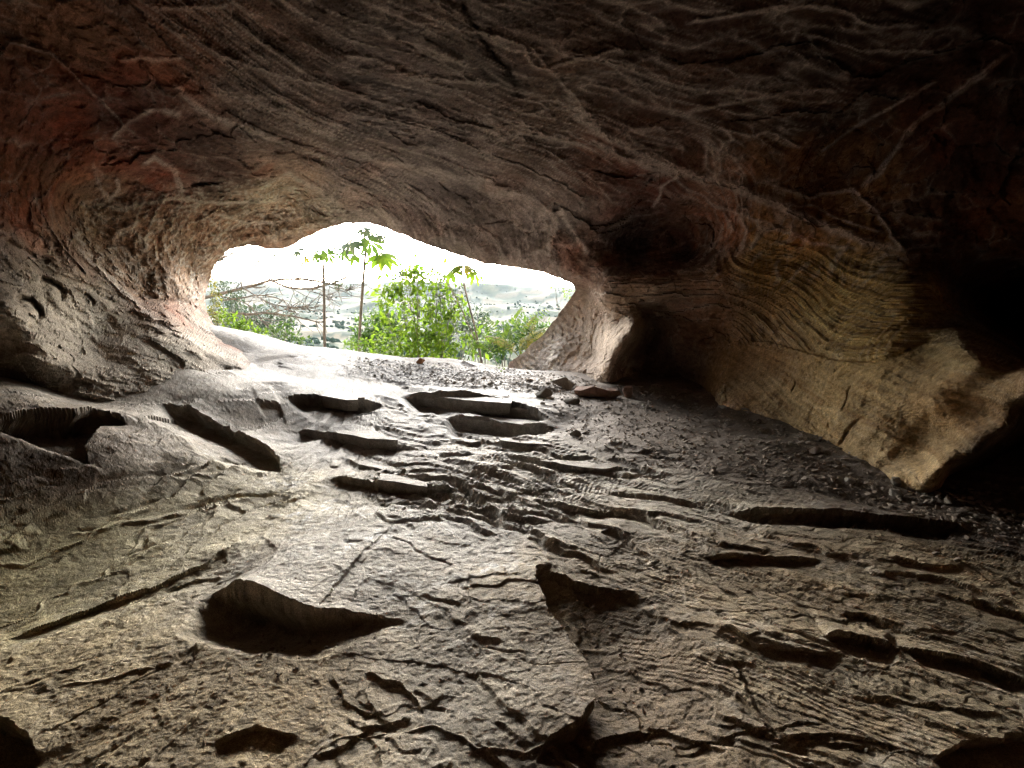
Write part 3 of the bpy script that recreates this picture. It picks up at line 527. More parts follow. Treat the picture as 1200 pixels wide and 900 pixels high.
# ledges: (pixel polyline, drop, run-out length m, undercut m, lift of the upper slab m); the low side is right of travel
LEDGES = [([(0, 748), (100, 715), (180, 690), (240, 665), (280, 638)], .014, .15, .02, .015),
 ([(246, 700), (290, 706), (340, 724), (372, 731), (400, 727), (450, 724), (492, 727)], .2, .36, .12, .10, .25),
 ([(628, 905), (636, 878), (680, 856), (698, 828), (690, 790), (665, 750), (640, 715), (628, 688), (630, 670), (648, 664)], .09, .5, .05, .03),
 ([(846, 596), (895, 600), (960, 606), (1040, 612), (1120, 620), (1145, 632)], .09, .22, .10, .04),
 ([(815, 655), (860, 654), (920, 657), (962, 656)], .025, .14, .04, .02), ([(840, 640), (880, 645), (905, 652)], .012, .1, .02, .01),
 ([(965, 751), (1000, 755), (1052, 770)], .05, .14, .06, .03), ([(1050, 766), (1120, 780), (1160, 792), (1215, 810)], .045, .14, .06, .02),
 ([(840, 738), (890, 765), (940, 772), (985, 776)], .018, .12, .03, .015),
 ([(468, 462), (520, 467), (570, 471), (615, 481), (648, 495)], .17, 1.0, .2, .10), ([(520, 488), (570, 490), (610, 494), (655, 500)], .17, .9, .15, .05), ([(330, 466), (370, 467), (410, 470), (452, 478)], .08, .9, .1, .06),
 ([(340, 502), (390, 511), (440, 515), (500, 526)], .05, .7, .08, .03), ([(385, 556), (440, 566), (500, 570), (545, 570)], .045, .6, .05, .03), ([(300, 470), (330, 474)], .03, .5, .05, .02),
 ([(-20, 496), (40, 484), (90, 487), (110, 484), (135, 490), (150, 500)], .2, .95, .2, .05), ([(185, 472), (220, 478), (262, 500), (300, 520), (322, 534), (332, 552)], .14, .6, .16, .04),
 ([(-20, 838), (10, 848), (32, 872), (46, 905)], .2, .4, .1, .02), ([(980, 724), (1010, 722), (1050, 742)], .025, .1, .02, .01), ([(700, 626), (715, 622), (735, 632)], .025, .1, .02, .01), ([(640, 640), (655, 638), (668, 648)], .015, .08, .02, .01),
 ([(1090, 905), (1130, 880), (1215, 872)], .05, .2, .05, .02), ([(930, 612), (990, 608), (1080, 622)], .015, .12, .03, .01), ([(1040, 655), (1080, 664), (1130, 668)], .02, .12, .03, .01), ([(1150, 700), (1180, 712), (1215, 722)], .03, .12, .03, .01),
 ([(560, 640), (552, 680), (545, 735)], .006, .1, .01, .008), ([(200, 690), (225, 683), (262, 680)], .012, .1, .02, .005), ([(470, 600), (480, 590), (495, 592), (525, 605)], .008, .1, .02, .01), ([(590, 530), (640, 538), (700, 545)], .05, .2, .04, .02), ([(550, 512), (600, 518), (640, 526)], .05, .2, .04, .02),
 ([(420, 785), (470, 800), (500, 840)], .005, .1, .01, .01), ([(250, 880), (300, 860), (350, 868)], .018, .12, .02, .01), ([(360, 890), (400, 880), (440, 850), (480, 845)], .007, .1, .01, .006), ([(690, 870), (720, 850), (770, 845)], .012, .1, .01, .01)]
# many thin broken edges that follow the foliation of the rock
lr = random.Random(21); small = []
def fol(x, y):
    w_ = float(ss(-.7, -1.7, x + .25 * (y - 3))); d_ = np.array([.8, -.6]) * (1 - w_) + np.array([-.3, -.9]) * w_; return d_ / np.linalg.norm(d_)
for zone_px, cnt_, dr_, len_ in [([720, 570, 1200, 900], 48, (.003, .011), (.2, .8)), ([230, 455, 720, 600], 110, (.006, .03), (.4, 1.6)), ([0, 555, 330, 720], 24, (.003, .010), (.3, .9)), ([150, 600, 700, 900], 34, (.002, .008), (.15, .5)), ([250, 405, 640, 455], 24, (.015, .05), (.3, 1.2))]:
    cs = ground([(lr.uniform(zone_px[0], zone_px[2]), lr.uniform(zone_px[1], zone_px[3])) for _ in range(cnt_)])
    for c0 in cs:
        ln_ = lr.uniform(*len_); n_ = max(4, int(ln_ / .07)); p_ = c0[:2].copy(); ang = lr.gauss(0, .25); q_ = []
        for k_ in range(n_):
            q_.append(p_.copy()); d_ = fol(p_[0], p_[1]); ang = .75 * ang + lr.gauss(0, .28); ca, sa = math.cos(ang), math.sin(ang)
            p_ = p_ + np.array([d_[0] * ca - d_[1] * sa, d_[0] * sa + d_[1] * ca]) * ln_ / n_
        dd_ = lr.uniform(*dr_); small.append((np.array(q_), dd_, lr.uniform(2.5, 6) * dd_ + .03, dd_ * .7, dd_ * .5))
for pts, dr, ln, uc, lift, *pk_ in LEDGES + small:
    g = pts if isinstance(pts, np.ndarray) else ground(pts)[:, :2]; m = (X > g[:, 0].min() - ln - .5) & (X < g[:, 0].max() + ln + .5) & (Y > g[:, 1].min() - ln - .5) & (Y < g[:, 1].max() + ln + .5)
    i, = np.where(m); d, s, a, nx, ny = seg_dist(wx[i], wy[i], g)
    tap = ss(0, .16, a) * ss(1, pk_[0] if pk_ else .84, a); endc = (a > .002) & (a < .998)
    rng_ = ln * (.45 + .55 * tap); low = (s > 0) & (d < rng_) & endc; qq = d / rng_
    ramp = ss(0, .008 + .02 * dr + np.minimum(1.7 * Y[i] ** 2 / 818, .09), d) ; prof = ramp * np.clip((1 - qq) / .85, 0, 1)
    DZ[i] -= np.where(low, dr * tap * prof, 0)
    nxn, nyn = (nx - wx[i]) / np.maximum(d, 1e-4), (ny - wy[i]) / np.maximum(d, 1e-4)
    un = np.where(low, uc * tap * ramp * (1 - ss(.0, .3, qq)), 0); DX[i] += nxn * un; DY[i] += nyn * un
    DZ[i] += np.where((s <= 0) & endc, lift * tap * np.exp(-d / max(.05, min(.35, ln))), 0)
azv = np.abs(np.arctan2(X, Y)); far_v = azv > .95; dw = ss(1.18, .95, azv)
Zf = Zb + dw * (h + DZ) + (1 - dw) * .05 * n2(.8, .8, 3)
PF = np.stack([X + dw * DX, Y + dw * DY, Zf], -1)
FZ = [(600, 480, .33, .315, .29), (450, 520, .37, .355, .33), (600, 440, .23, .2, .17), (400, 420, .17, .152, .13), (300, 400, .16, .137, .11), (400, 450, .22, .205, .18), (250, 455, .28, .25, .21), (100, 640, .4, .355, .205), (250, 600, .39, .345, .23), (0, 700, .44, .385, .215), (100, 800, .35, .285, .17), (300, 840, .37, .295, .18), (370, 680, .42, .395, .35),  # sill painted darker against the mouth light, centre greyer to carry its sheen
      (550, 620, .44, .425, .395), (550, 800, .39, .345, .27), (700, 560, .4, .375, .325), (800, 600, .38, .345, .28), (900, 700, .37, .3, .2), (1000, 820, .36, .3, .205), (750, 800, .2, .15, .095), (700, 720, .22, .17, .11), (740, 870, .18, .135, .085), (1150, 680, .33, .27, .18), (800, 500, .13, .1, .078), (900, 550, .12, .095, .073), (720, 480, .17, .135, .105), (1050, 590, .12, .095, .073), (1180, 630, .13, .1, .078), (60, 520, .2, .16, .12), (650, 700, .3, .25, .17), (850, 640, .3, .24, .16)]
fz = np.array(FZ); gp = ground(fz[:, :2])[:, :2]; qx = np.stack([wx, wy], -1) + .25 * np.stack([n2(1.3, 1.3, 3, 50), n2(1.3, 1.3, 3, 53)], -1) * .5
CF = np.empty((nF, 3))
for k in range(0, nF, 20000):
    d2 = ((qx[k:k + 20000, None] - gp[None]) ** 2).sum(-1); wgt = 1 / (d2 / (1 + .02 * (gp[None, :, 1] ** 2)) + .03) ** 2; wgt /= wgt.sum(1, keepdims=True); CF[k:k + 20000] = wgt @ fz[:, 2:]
g_min_sheen = gz([(330, 560), (560, 580), (600, 690), (540, 740), (480, 720), (330, 620)], .3) + .7 * gz([(215, 730), (240, 735), (240, 800), (380, 820), (390, 890), (240, 870), (205, 800)], .08)
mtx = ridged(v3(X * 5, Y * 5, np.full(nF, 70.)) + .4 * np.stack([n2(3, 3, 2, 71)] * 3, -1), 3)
mn_sheen = (ss(.66, .86, mtx) + .6 * ss(.1, .5, n2(22, 22, 2, 76))) * ss(-.3, .2, n2(1.7, 1.7, 2, 72)) * np.clip(.12 + g_min_sheen, 0, 1) * (1 - g_rub) * (1 - g_left)
CF += (np.array([.64, .63, .6]) - CF) * np.clip(mn_sheen * 1.4, 0, 1)[:, None] * .9  # pale mineral patches, plus flecks painting the floor's sheen and glints
CF *= np.clip(1 + .22 * n2(2.2, 2.2, 4, 80) + .22 * nc(1.0, 6, 3, 82), .55, 1.5)[:, None]
dirt = ss(.15, .5, n2(1.6, 2.2, 4, 90)) * (1 - g_left) * .5; CF *= 1 - dirt[:, None] * np.array([.3, .38, .48])
CF *= (1 + (.3 * J1 + .22 * J2) * (1 - .6 * g_left))[:, None]; CF *= (1 - .3 * np.exp(-K2 / .05) * (1 - g_left))[:, None]
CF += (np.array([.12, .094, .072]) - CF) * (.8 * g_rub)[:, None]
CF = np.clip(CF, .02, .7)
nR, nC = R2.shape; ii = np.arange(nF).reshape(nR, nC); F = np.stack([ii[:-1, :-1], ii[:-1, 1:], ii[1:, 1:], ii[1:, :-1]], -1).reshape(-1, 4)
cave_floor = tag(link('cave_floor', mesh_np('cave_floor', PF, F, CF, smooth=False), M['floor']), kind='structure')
inview = (~far_v); grid_ok, = np.where(inview)
def floor_at(pts):
    """points of the real floor surface seen at those pixels (nearest mesh vertex)"""
    out = []
    fx, fy = proj(PF); 
    for px, py in pts:
        dd = (fx - px) ** 2 + (fy - py) ** 2; c = np.where(dd < 9)[0]
        i = c[np.argmin(PF[c, 1])] if len(c) else np.argmin(dd); out.append(PF[i])
    return np.array(out)
print('floor done')
#==MORE==
# ------------------------------------------------------------------ loose slabs, stones and gravel
FX, FY = proj(PF); vis = (~far_v)
def rock_mesh(name, sx, sy, sz, n=16, seed=0):
    rr = random.Random(seed); bm = bmesh.new()
    for k in range(n):
        z = rr.uniform(-1, 1); a = rr.uniform(0, 2 * math.pi); q = math.sqrt(1 - z * z); r = rr.uniform(.8, 1.08)
        bm.verts.new((q * math.cos(a) * sx * r, q * math.sin(a) * sy * r, z * sz * r))
    g = bmesh.ops.convex_hull(bm, input=bm.verts); junk = [e for e in g['geom_interior'] if isinstance(e, bmesh.types.BMVert)]
    if junk: bmesh.ops.delete(bm, geom=junk, context='VERTS')
    me = bpy.data.meshes.new(name); bm.to_mesh(me); bm.free(); return me
def pick(poly, n, rs, pw=1.0):
    c = np.where(vis & inside(FX, FY, poly))[0]; d = np.hypot(PF[c, 0], PF[c, 1]); wt = d ** (2 * pw); return rs.choice(c, n, p=wt / wt.sum())
RUB = [(648, 452), (735, 452), (850, 448), (930, 496), (1000, 528), (1092, 560), (1210, 572), (1215, 648), (1100, 612), (900, 566), (730, 540), (650, 505)]
rs = np.random.default_rng(4); rr = random.Random(9)
protos = [rock_mesh('stone', 1, rr.uniform(.55, .9), rr.uniform(.3, .6), 15, k) for k in range(14)]
for m_ in protos[:9]: m_.materials.append(M['stone'])
for m_ in protos[9:]: m_.materials.append(M['stone_grey'])
def stone(name, me, p, s, label, group=None, rz=None, sink=.25, tilt=.3):
    o = bpy.data.objects.new(name, me); col.objects.link(o)
    zs = max(abs(v.co.z) for v in me.vertices) * s; o.location = (p[0], p[1], p[2] + zs * (1 - 2 * sink)); o.scale = (s, s, s)
    o.rotation_euler = (rr.gauss(0, tilt), rr.gauss(0, tilt), rr.uniform(0, 6.28) if rz is None else rz)
    return tag(o, label, 'stone', group)
for i in pick([(742, 456), (850, 462), (930, 515), (1000, 549), (1090, 582), (1200, 592), (1205, 604), (1080, 594), (990, 560), (915, 522), (840, 474), (742, 466)], 60, rs, .8):
    stone('stone', protos[rr.randrange(14)], PF[i], rr.uniform(.035, .1) * (.7 + .06 * PF[i, 1]), 'chunky fallen stone lying right along the foot of the right wall', 'fallen stones along the foot of the right wall', tilt=.4)
pts_i = pick(RUB, 170, rs, 1.0)
for i in pts_i:
    s = min(.085, .022 + rr.expovariate(1 / .017)) * (.75 + .05 * PF[i, 1])
    stone('stone', protos[rr.randrange(14)], PF[i], s, 'small angular stone lying in the dark rubble strip along the right wall', 'stones in the rubble strip along the right wall')
for i in pick([(560, 436), (690, 444), (740, 456), (660, 480), (560, 455)], 40, rs, .6):
    stone('stone', protos[rr.randrange(14)], PF[i], rr.uniform(.03, .09), 'pale stone chip scattered on the gravel just inside the cave mouth', 'pale stone chips inside the cave mouth')
pink = [rock_mesh('stone', 1, .6, .42, 22, 60 + k) for k in range(3)]
for m_ in pink: m_.materials.append(M['stone_pink'])
for (px, py, s, me_, lb) in [(692, 461, .30, pink[0], 'wide flat pinkish stone at the foot of the mouth pillar'), (716, 463, .20, pink[1], 'pinkish block with shadowed face between the flat stone and the upright stone'),
                             (660, 452, .22, protos[10], 'low grey stone slab in front of the pale side of the mouth pillar'), (640, 462, .16, protos[11], 'grey flat stone on the gravel in front of the mouth'), (672, 470, .15, protos[12], 'dark edged stone below the wide pinkish stone')]:
    stone('stone', me_, floor_at([(px, py)])[0], s, lb, rz=rr.uniform(-.3, .3), tilt=.08)
up = rock_mesh('stone', .75, .7, 1, 18, 77); up.materials.append(M['stone_pink'])
stone('stone', up, floor_at([(736, 463)])[0], .13, 'small upright brown stone standing beside the pinkish stones', rz=.4, sink=.1, tilt=.1)
og = rock_mesh('stone', 1, .7, .7, 18, 78); og.materials.append(M['stone_orange'])
stone('stone', og, floor_at([(494, 424)])[0],   .09, 'orange stone on the sill of the cave mouth below the leafy shrub', rz=.2, sink=.1, tilt=.1)
for (px, py, s, lb) in [(1050, 536 + 42, .07, 'grey stone lodged against the foot of the right wall beside the dark hole'), (998, 563, .06, 'dark stone against the foot of the right wall under its pale bulge'), (850, 476, .08, 'rounded stone where the rubble meets the far end of the right wall')]:
    stone('stone', protos[rr.randrange(9, 14)], floor_at([(px, py)])[0], s, lb)
def gravel(name, idx, smin, smax, mat, seed):
    r2 = np.random.default_rng(seed); Vs, Fs, n = [], [], 0; base_s = []
    for p in protos[:6]:
        v = np.array([x.co for x in p.vertices]); p.calc_loop_triangles(); base_s.append((v, np.array([list(t.vertices) for t in p.loop_triangles])))
    for i in idx:
        v, f = base_s[r2.integers(6)]; s = smin + (smax - smin) * r2.random() ** 2.5; a = r2.random() * 6.28; c, s_ = math.cos(a), math.sin(a)
        q = v @ np.array([[c, s_, 0], [-s_, c, 0], [0, 0, 1]]) * s; q[:, 2] += q[:, 0] * r2.normal(0, .3); Vs.append(q + PF[i] + [0, 0, s * .35]); Fs.append(f + n); n += len(v)
    return tag(link(name, mesh_np(name, np.vstack(Vs), np.vstack(Fs), smooth=False), mat), kind='stuff')
gravel('rubble', np.concatenate([pick(RUB, 7000, rs, .8), pick([(560, 440), (740, 455), (860, 465), (1000, 550), (1210, 598), (1215, 700), (1000, 610), (700, 560), (600, 520)], 500, rs, .6)]), .007, .036, M['stone'], 1)
gravel('gravel', pick([(400, 418), (550, 428), (600, 432), (690, 444), (720, 458), (660, 470), (560, 452), (430, 440)], 2200, rs, .5), .01, .035, M['stone_grey'], 2)
gravel('grit', pick([(650, 600), (900, 575), (1200, 640), (1200, 900), (0, 900), (0, 760), (300, 600)], 260, rs, .3), .003, .010, M['stone_grey'], 3)
gravel('pebbles', np.concatenate([pick([(255, 735), (330, 745), (460, 738), (400, 775), (330, 800), (270, 795)], 90, rs, .3), pick([(640, 690), (690, 800), (720, 880), (800, 880), (740, 760), (680, 690)], 120, rs, .3), pick([(900, 612), (1130, 625), (1130, 645), (900, 632)], 60, rs, .3)]), .003, .016, M['stone'], 6)
# slabs split off the bedrock
M['slab'] = rock_mat('slab_rock', attr=False, base=(.3, .275, .24), rough=.7, bump=.9, scales=(12, 70), spec=.28, mott=(.6, 1.3), dist=.02, speck=200)
for n_, (px, py, ln_, wd_, th_) in enumerate([(545, 467, 1.7, .55, .03), (600, 480, 1.4, .42, .03), (590, 491, 1.2, .36, .028), (395, 466, 1.2, .36, .02), (425, 509, 1.0, .26, .02), (470, 563, .6, .16, .014), (520, 512, .8, .2, .016), (610, 515, .7, .18, .016), (440, 545, .6, .15, .014), (680, 543, .7, .18, .014)]):
    p = floor_at([(px, py)])[0]; r3 = random.Random(100 + n_); k_ = 12; bm = bmesh.new(); top = []; bot = []
    for q in range(k_):
        a = r3.uniform(-.1, .1) + 2 * math.pi * q / k_; rx = ln_ * .5 * (1 + r3.uniform(-.4, .15)); ry = wd_ * .5 * (1 + r3.uniform(-.55, .25))
        x, y = rx * math.copysign(abs(math.cos(a)) ** .8, math.cos(a)), ry * math.copysign(abs(math.sin(a)) ** .7, math.sin(a))
        top.append(bm.verts.new((x, y, th_ * (.6 - .5 * y / wd_) + r3.uniform(-.004, .004)))); bot.append(bm.verts.new((x * .93, y * .9 + .01, -.12 - th_)))
    bm.faces.new(top); bm.faces.new(bot[::-1])
    for q in range(k_): bm.faces.new((top[q], bot[q], bot[(q + 1) % k_], top[(q + 1) % k_]))
    bmesh.ops.recalc_face_normals(bm, faces=bm.faces); bmesh.ops.triangulate(bm, faces=[f for f in bm.faces if len(f.verts) > 4])
    me = bpy.data.meshes.new('rock_slab'); bm.to_mesh(me); bm.free()
    o = link('rock_slab', me, M['slab'], cave_floor); d_ = fol(p[0], p[1]); o.location = p + np.array([0, 0, .0]); o.rotation_euler = (0, 0, math.atan2(d_[1], d_[0]) * .55 + r3.uniform(-.1, .1))

# ------------------------------------------------------------------ outside: hillside, valley and far hills
def out_z(x, y):
    s = np.array(SILL); o = np.maximum(y - np.interp(x, s[:, 0], s[:, 1]), 0)
    near = .1 - np.where(o < 3, .25 * o + .28 * o * o, .25 * 3 + .28 * 9 + (o - 3) * .75)
    rr_ = np.hypot(x, y); P = v3(x / 160., y / 160., np.zeros_like(x)); low = -62 + 14 * fbm(P, 4) + 60 * ss(500, 2200, rr_) * (.35 + .9 * np.maximum(fbm(P * .22 + 3.1, 3), -.3)) + 130 * ss(1500, 4500, rr_) * (1 + .8 * perlin(P * .16 + 9))
    k = ss(25, 120, o); return near * (1 - k) + low * k if np.ndim(k) else (near * (1 - k) + low * k)
ro = np.concatenate([np.linspace(11.4, 30, 40), np.geomspace(31, 6000, 220)]); ao = np.radians(np.linspace(-58, 50, 300))
A4, R4 = np.meshgrid(ao, ro); xo, yo = (np.sin(A4) * R4).ravel(), (np.cos(A4) * R4).ravel(); zo = out_z(xo, yo) - .25 * (R4.ravel() < 14.5)
ii = np.arange(len(xo)).reshape(R4.shape); F = np.stack([ii[:-1, :-1], ii[:-1, 1:], ii[1:, 1:], ii[1:, :-1]], -1).reshape(-1, 4)
ff = fbm(v3(xo / 120, yo / 120, 0 * xo + 5), 4); f2 = perlin(v3(xo / 260, yo / 200, 0 * xo + 2))
fcol = np.where((ff > .05)[:, None], [.02, .034, .018], np.where((f2 > .1)[:, None], [.11, .09, .055], np.where((f2 > -.2)[:, None], [.04, .052, .026], [.07, .072, .036])))
nearm = ss(60, 25, np.hypot(xo, yo))[:, None]; fcol = fcol * (1 - nearm) + np.array([.06, .07, .03]) * nearm
M['land'] = rock_mat('hillside_land', rough=.95, bump=.2, scales=(.05, .6), spec=.05, mott=(.8, 1.2), grain=.25)
tag(link('hillside', mesh_np('hillside', np.stack([xo, yo, zo], -1), F, fcol), M['land']), kind='structure')
# distant wood: one mass
r5 = np.random.default_rng(8); Vs, Fs, n = [], [], 0
for k in range(4200):
    a = r5.uniform(R(-34), R(14)); r = math.exp(r5.uniform(math.log(140), math.log(3200))); x, y = math.sin(a) * r, math.cos(a) * r
    if perlin(np.array([[x / 120, y / 120, 5.]]))[0] + .3 * perlin(np.array([[x / 50, y / 50, 5.]]))[0] < .02: continue
    z = float(out_z(np.array([x]), np.array([y]))[0]); s = r5.uniform(3, 6.5); v, f = np.array([q.co for q in protos[k % 6].vertices]), None
    f = np.array([list(t.vertices) for t in protos[k % 6].loop_triangles]); q = v * np.array([s, s, s * 1.6]); Vs.append(q + [x, y, z + s * .5]); Fs.append(f + n); n += len(v)
M['wood'] = rock_mat('far_wood', attr=False, base=(.022, .04, .022), rough=.95, bump=.3, scales=(.3, 1.5), spec=.05, mott=(.6, 1.4))
tag(link('wood', mesh_np('wood', np.vstack(Vs), np.vstack(Fs), smooth=False), M['wood']), kind='stuff')

# ------------------------------------------------------------------ plants outside the mouth
def at(px, py, Yd):
    r = ray(px, py); return CAM + r * (Yd / r[1])
def gnd(x, y): return float(out_z(np.array([float(x)]), np.array([float(y)]))[0]) - .05
def leaf_fan(rad, lobes=9, seed=0, droop=.35):
    rr_ = random.Random(seed); V = [(0, 0, 0)]; F = []
    for k in range(lobes):
        a = -2.5 + 5.0 * k / (lobes - 1); r = rad * (1 - .25 * abs(a) / 2.5) * rr_.uniform(.9, 1.05); c, s = math.cos(a), math.sin(a); n = len(V)
        for t, wd in ((.28, .05), (.62, .105), (1.0, .02)):
            z = -droop * rad * t * t
            V += [(r * t * c - wd * rad * 1.6 * s, r * t * s + wd * rad * 1.6 * c, z), (r * t * c, r * t * s, z + .03 * rad), (r * t * c + wd * rad * 1.6 * s, r * t * s - wd * rad * 1.6 * c, z)]
        F += [(0, n + 1, n), (0, n + 2, n + 1)]
        for j in (0, 3): F += [(n + j, n + j + 1, n + j + 4, n + j + 3), (n + j + 1, n + j + 2, n + j + 5, n + j + 4)]
    return np.array(V), F
def curve(pts, n=10):
    P = np.asarray(pts, float); t = np.linspace(0, 1, len(P)); tt = np.linspace(0, 1, n); 
    Q = np.stack([np.interp(tt, t, P[:, k]) for k in range(3)], -1)
    for _ in range(2): Q[1:-1] = (Q[:-2] + 2 * Q[1:-1] + Q[2:]) / 4
    return Q
def cecropia(trunk_px, Yd, leaves, label, r0=.05, r1=.025, seed=0):
    top = [at(x, y, Yd) for x, y in trunk_px]; b = top[0].copy(); gz_ = gnd(b[0], b[1]); root = np.array([b[0], b[1], gz_])
    e = empty('sapling', tuple(root)); tag(e, label, 'tree', 'young umbrella leaved trees outside the mouth')
    mb = MB(); C = curve([root] + top, 16) - root; mb.tube(C, np.linspace(r0, r1, 16), 7)
    stem = C[-1]
    for x, y, rd, m in leaves:
        rr_ = random.Random(seed + int(x * 7 + y)); p = at(x, y, Yd + rr_.uniform(-.35, .35)) - root
        mid = (stem + p) / 2 + [0, 0, -.03]; mb.tube(curve([stem - [0, 0, rr_.uniform(0, .15)], mid, p], 6), np.linspace(.011, .006, 6), 5)
        V, F = leaf_fan(rd * 1.35, 9, seed + int(x), rr_.uniform(.25, .6)); a = math.atan2(p[1] - stem[1], p[0] - stem[0]); ti = rr_.uniform(.1, .5)
        V = V @ np.array([[math.cos(ti), 0, -math.sin(ti)], [0, 1, 0], [math.sin(ti), 0, math.cos(ti)]]); c, s = math.cos(a), math.sin(a)
        V = V @ np.array([[c, s, 0], [-s, c, 0], [0, 0, 1]]); tf = rr_.uniform(.6, 1.0); V = V @ np.array([[1, 0, 0], [0, math.cos(tf), math.sin(tf)], [0, -math.sin(tf), math.cos(tf)]]) + p; lm = MB(); lm.add(V, F); lm.build('leaf', M[m], e)
    mb.build('trunk', M['bark'], e); return e
B, Dm, Dl, Yl = 'leaf_bright', 'leaf_mid', 'leaf_dull', 'leaf_yellow'
cecropia([(420, 412), (424, 350), (428, 300), (430, 281)], 13.2, [(411, 284, .3, Dl), (416, 299, .34, B), (445, 298, .36, B), (452, 300, .3, B), (434, 283, .3, Dm), (432, 270, .24, Dl), (447, 276, .16, Dl), (402, 293, .28, Dm), (424, 268, .2, Dl)], 'tall thin tree with bright green umbrella leaves, the taller of the bare stemmed pair', .045, .028, 1)
cecropia([(380, 410), (380, 350), (379, 315), (378, 298)], 13.0, [(371, 296, .22, Dm), (384, 297, .2, Dm), (349, 294, .2, Dl), (358, 301, .16, Yl), (377, 303, .2, Dm), (392, 290, .08, Dl)], 'thin straight tree with small dull leaves and one yellow leaf beside the taller bare stem', .045, .025, 2)
cecropia([(565, 425), (556, 380), (546, 345), (541, 318)], 12.2, [(530, 318, .3, B), (545, 312, .26, Yl), (556, 318, .26, B), (535, 312, .2, B)], 'slender leaning tree with a tuft of bright leaves rising from the shrub', .03, .016, 3)
def leaf_card(p, d, L, wd, up):
    d = d / (np.linalg.norm(d) + 1e-9); s = np.cross(d, up); s /= np.linalg.norm(s) + 1e-9; n = np.cross(s, d)
    return [p, p + d * L * .45 + s * wd * .5 - n * .08 * L, p + d * L * .5 + n * .02 * L, p + d * L * .45 - s * wd * .5 - n * .08 * L, p + d * L - n * .12 * L]
LF = [(0, 1, 2), (0, 2, 3), (1, 4, 2), (2, 4, 3)]
def foliage(mb, blobs, n, L, rs_, tuft=5):
    w_ = np.array([b[3] * b[4] * b[5] for b in blobs]) ** .75; w_ /= w_.sum()
    for _ in range(n // tuft):
        b = blobs[rs_.choice(len(blobs), p=w_)]; u = rs_.normal(size=3); u /= np.linalg.norm(u); u *= rs_.random() ** .4
        c = np.array(b[:3]) + u * np.array(b[3:6])
        for k in range(tuft):
            d = rs_.normal(size=3) + [0, 0, -.2]; l_ = L * rs_.uniform(.6, 1.25); p = c + rs_.normal(size=3) * L * .5
            mb.add(leaf_card(p, d, l_, l_ * .42, rs_.normal(size=3) * .5 + [0, 0, 1]), LF)
def plant(name, label, cat, base_px, Yd, blobs_px, n, L, mat, group=None, stems=True, seed=0, tuft=5, stem_r=.02):
    p0 = at(base_px[0], base_px[1], Yd); root = np.array([p0[0], Yd, gnd(p0[0], Yd)]); e = empty(name, tuple(root)); tag(e, label, cat, group); rs_ = np.random.default_rng(seed); sc_ = Yd / 600.
    bl = []
    for x, y, w_, h_ in blobs_px: q = at(x, y, Yd + rs_.uniform(-.4, .4)) - root; bl.append((q[0], q[1], q[2], w_ * sc_, w_ * sc_ * .8, h_ * sc_))
    if stems:
        st = MB()
        for b in bl:
            q = np.array(b[:3]); m_ = q * .5 + [rs_.normal() * .12, rs_.normal() * .12, .1]; st.tube(curve([np.zeros(3), m_, q + [0, 0, b[5] * .6]], 8), np.linspace(stem_r, stem_r * .3, 8), 5)
            for _ in range(3):
                u = rs_.normal(size=3) * np.array(b[3:6]) * .6; st.tube(curve([q * .8, q * .9 + u * .4, q + u], 5), np.linspace(stem_r * .35, stem_r * .12, 5), 4)
        st.build('stem', M['bark'], e)
    mb = MB(); foliage(mb, bl, n, L, rs_, tuft); mb.build('foliage', M[mat], e); return e
plant('shrub', 'dense bright green leafy shrub filling the middle of the cave mouth', 'shrub', (495, 430), 12.6, [(470, 345, 22, 24), (455, 375, 16, 26), (490, 330, 20, 16), (505, 370, 26, 26), (480, 395, 30, 20), (520, 400, 28, 20), (535, 365, 16, 20), (500, 415, 34, 12), (460, 415, 26, 10), (478, 322, 14, 12), (515, 330, 14, 14), (450, 350, 12, 14), (560, 395, 14, 18), (535, 335, 10, 12)], 1800, .2, B, seed=1)
plant('shrub', 'airy shrub of small dull leaves standing behind the bright green shrub', 'shrub', (500, 430), 13.8, [(485, 318, 22, 10), (510, 340, 18, 18), (530, 350, 14, 14), (470, 325, 12, 10), (515, 375, 22, 20), (550, 385, 18, 20)], 1000, .14, Dl, seed=2)
plant('shrub', 'low green shrub on the sill under the left rock jamb', 'shrub', (285, 400), 11.2, [(266, 372, 10, 12), (282, 382, 16, 8), (300, 388, 12, 6)], 380, .11, B, seed=3, stem_r=.012)
plant('shrub', 'low green shrub behind the sill under the bare branches', 'shrub', (335, 405), 12.4, [(322, 388, 12, 8), (340, 394, 14, 7), (355, 398, 10, 4), (335, 382, 8, 8)], 300, .11, Dm, seed=4, stem_r=.012)
plant('shrub', 'small bright shrub at the foot of the two bare stems', 'shrub', (430, 412), 12.4, [(412, 404, 12, 6), (430, 404, 14, 7), (445, 410, 12, 6)], 320, .1, B, seed=5, stem_r=.012)
plant('climbing_vine', 'yellow green vine hanging down beside the left rock jamb', 'vine', (252, 392), 11.3, [(248, 330, 4, 14), (253, 350, 5, 16), (250, 370, 6, 12), (256, 380, 7, 8)], 420, .07, Yl, seed=6, stem_r=.01)
plant('climbing_vine', 'sprig of small green leaves hanging above the mouth pillar', 'vine', (672, 352), 11.2, [(650, 333, 8, 3), (668, 345, 7, 9), (660, 338, 8, 4), (675, 352, 5, 8)], 130, .07, B, seed=7, stem_r=.006)
plant('shrub', 'feathery dull green tree foliage behind the left jamb', 'shrub', (262, 400), 17.5, [(262, 335, 12, 16), (272, 352, 14, 16), (285, 372, 18, 12), (250, 352, 8, 20)], 800, .12, Dl, seed=8)
plant('plant', 'tiny green seedling growing in the gravel before the mouth pillar', 'plant', (587, 437), 9.7, [(587, 434, 5, 5)], 26, .06, B, seed=9, stem_r=.003)
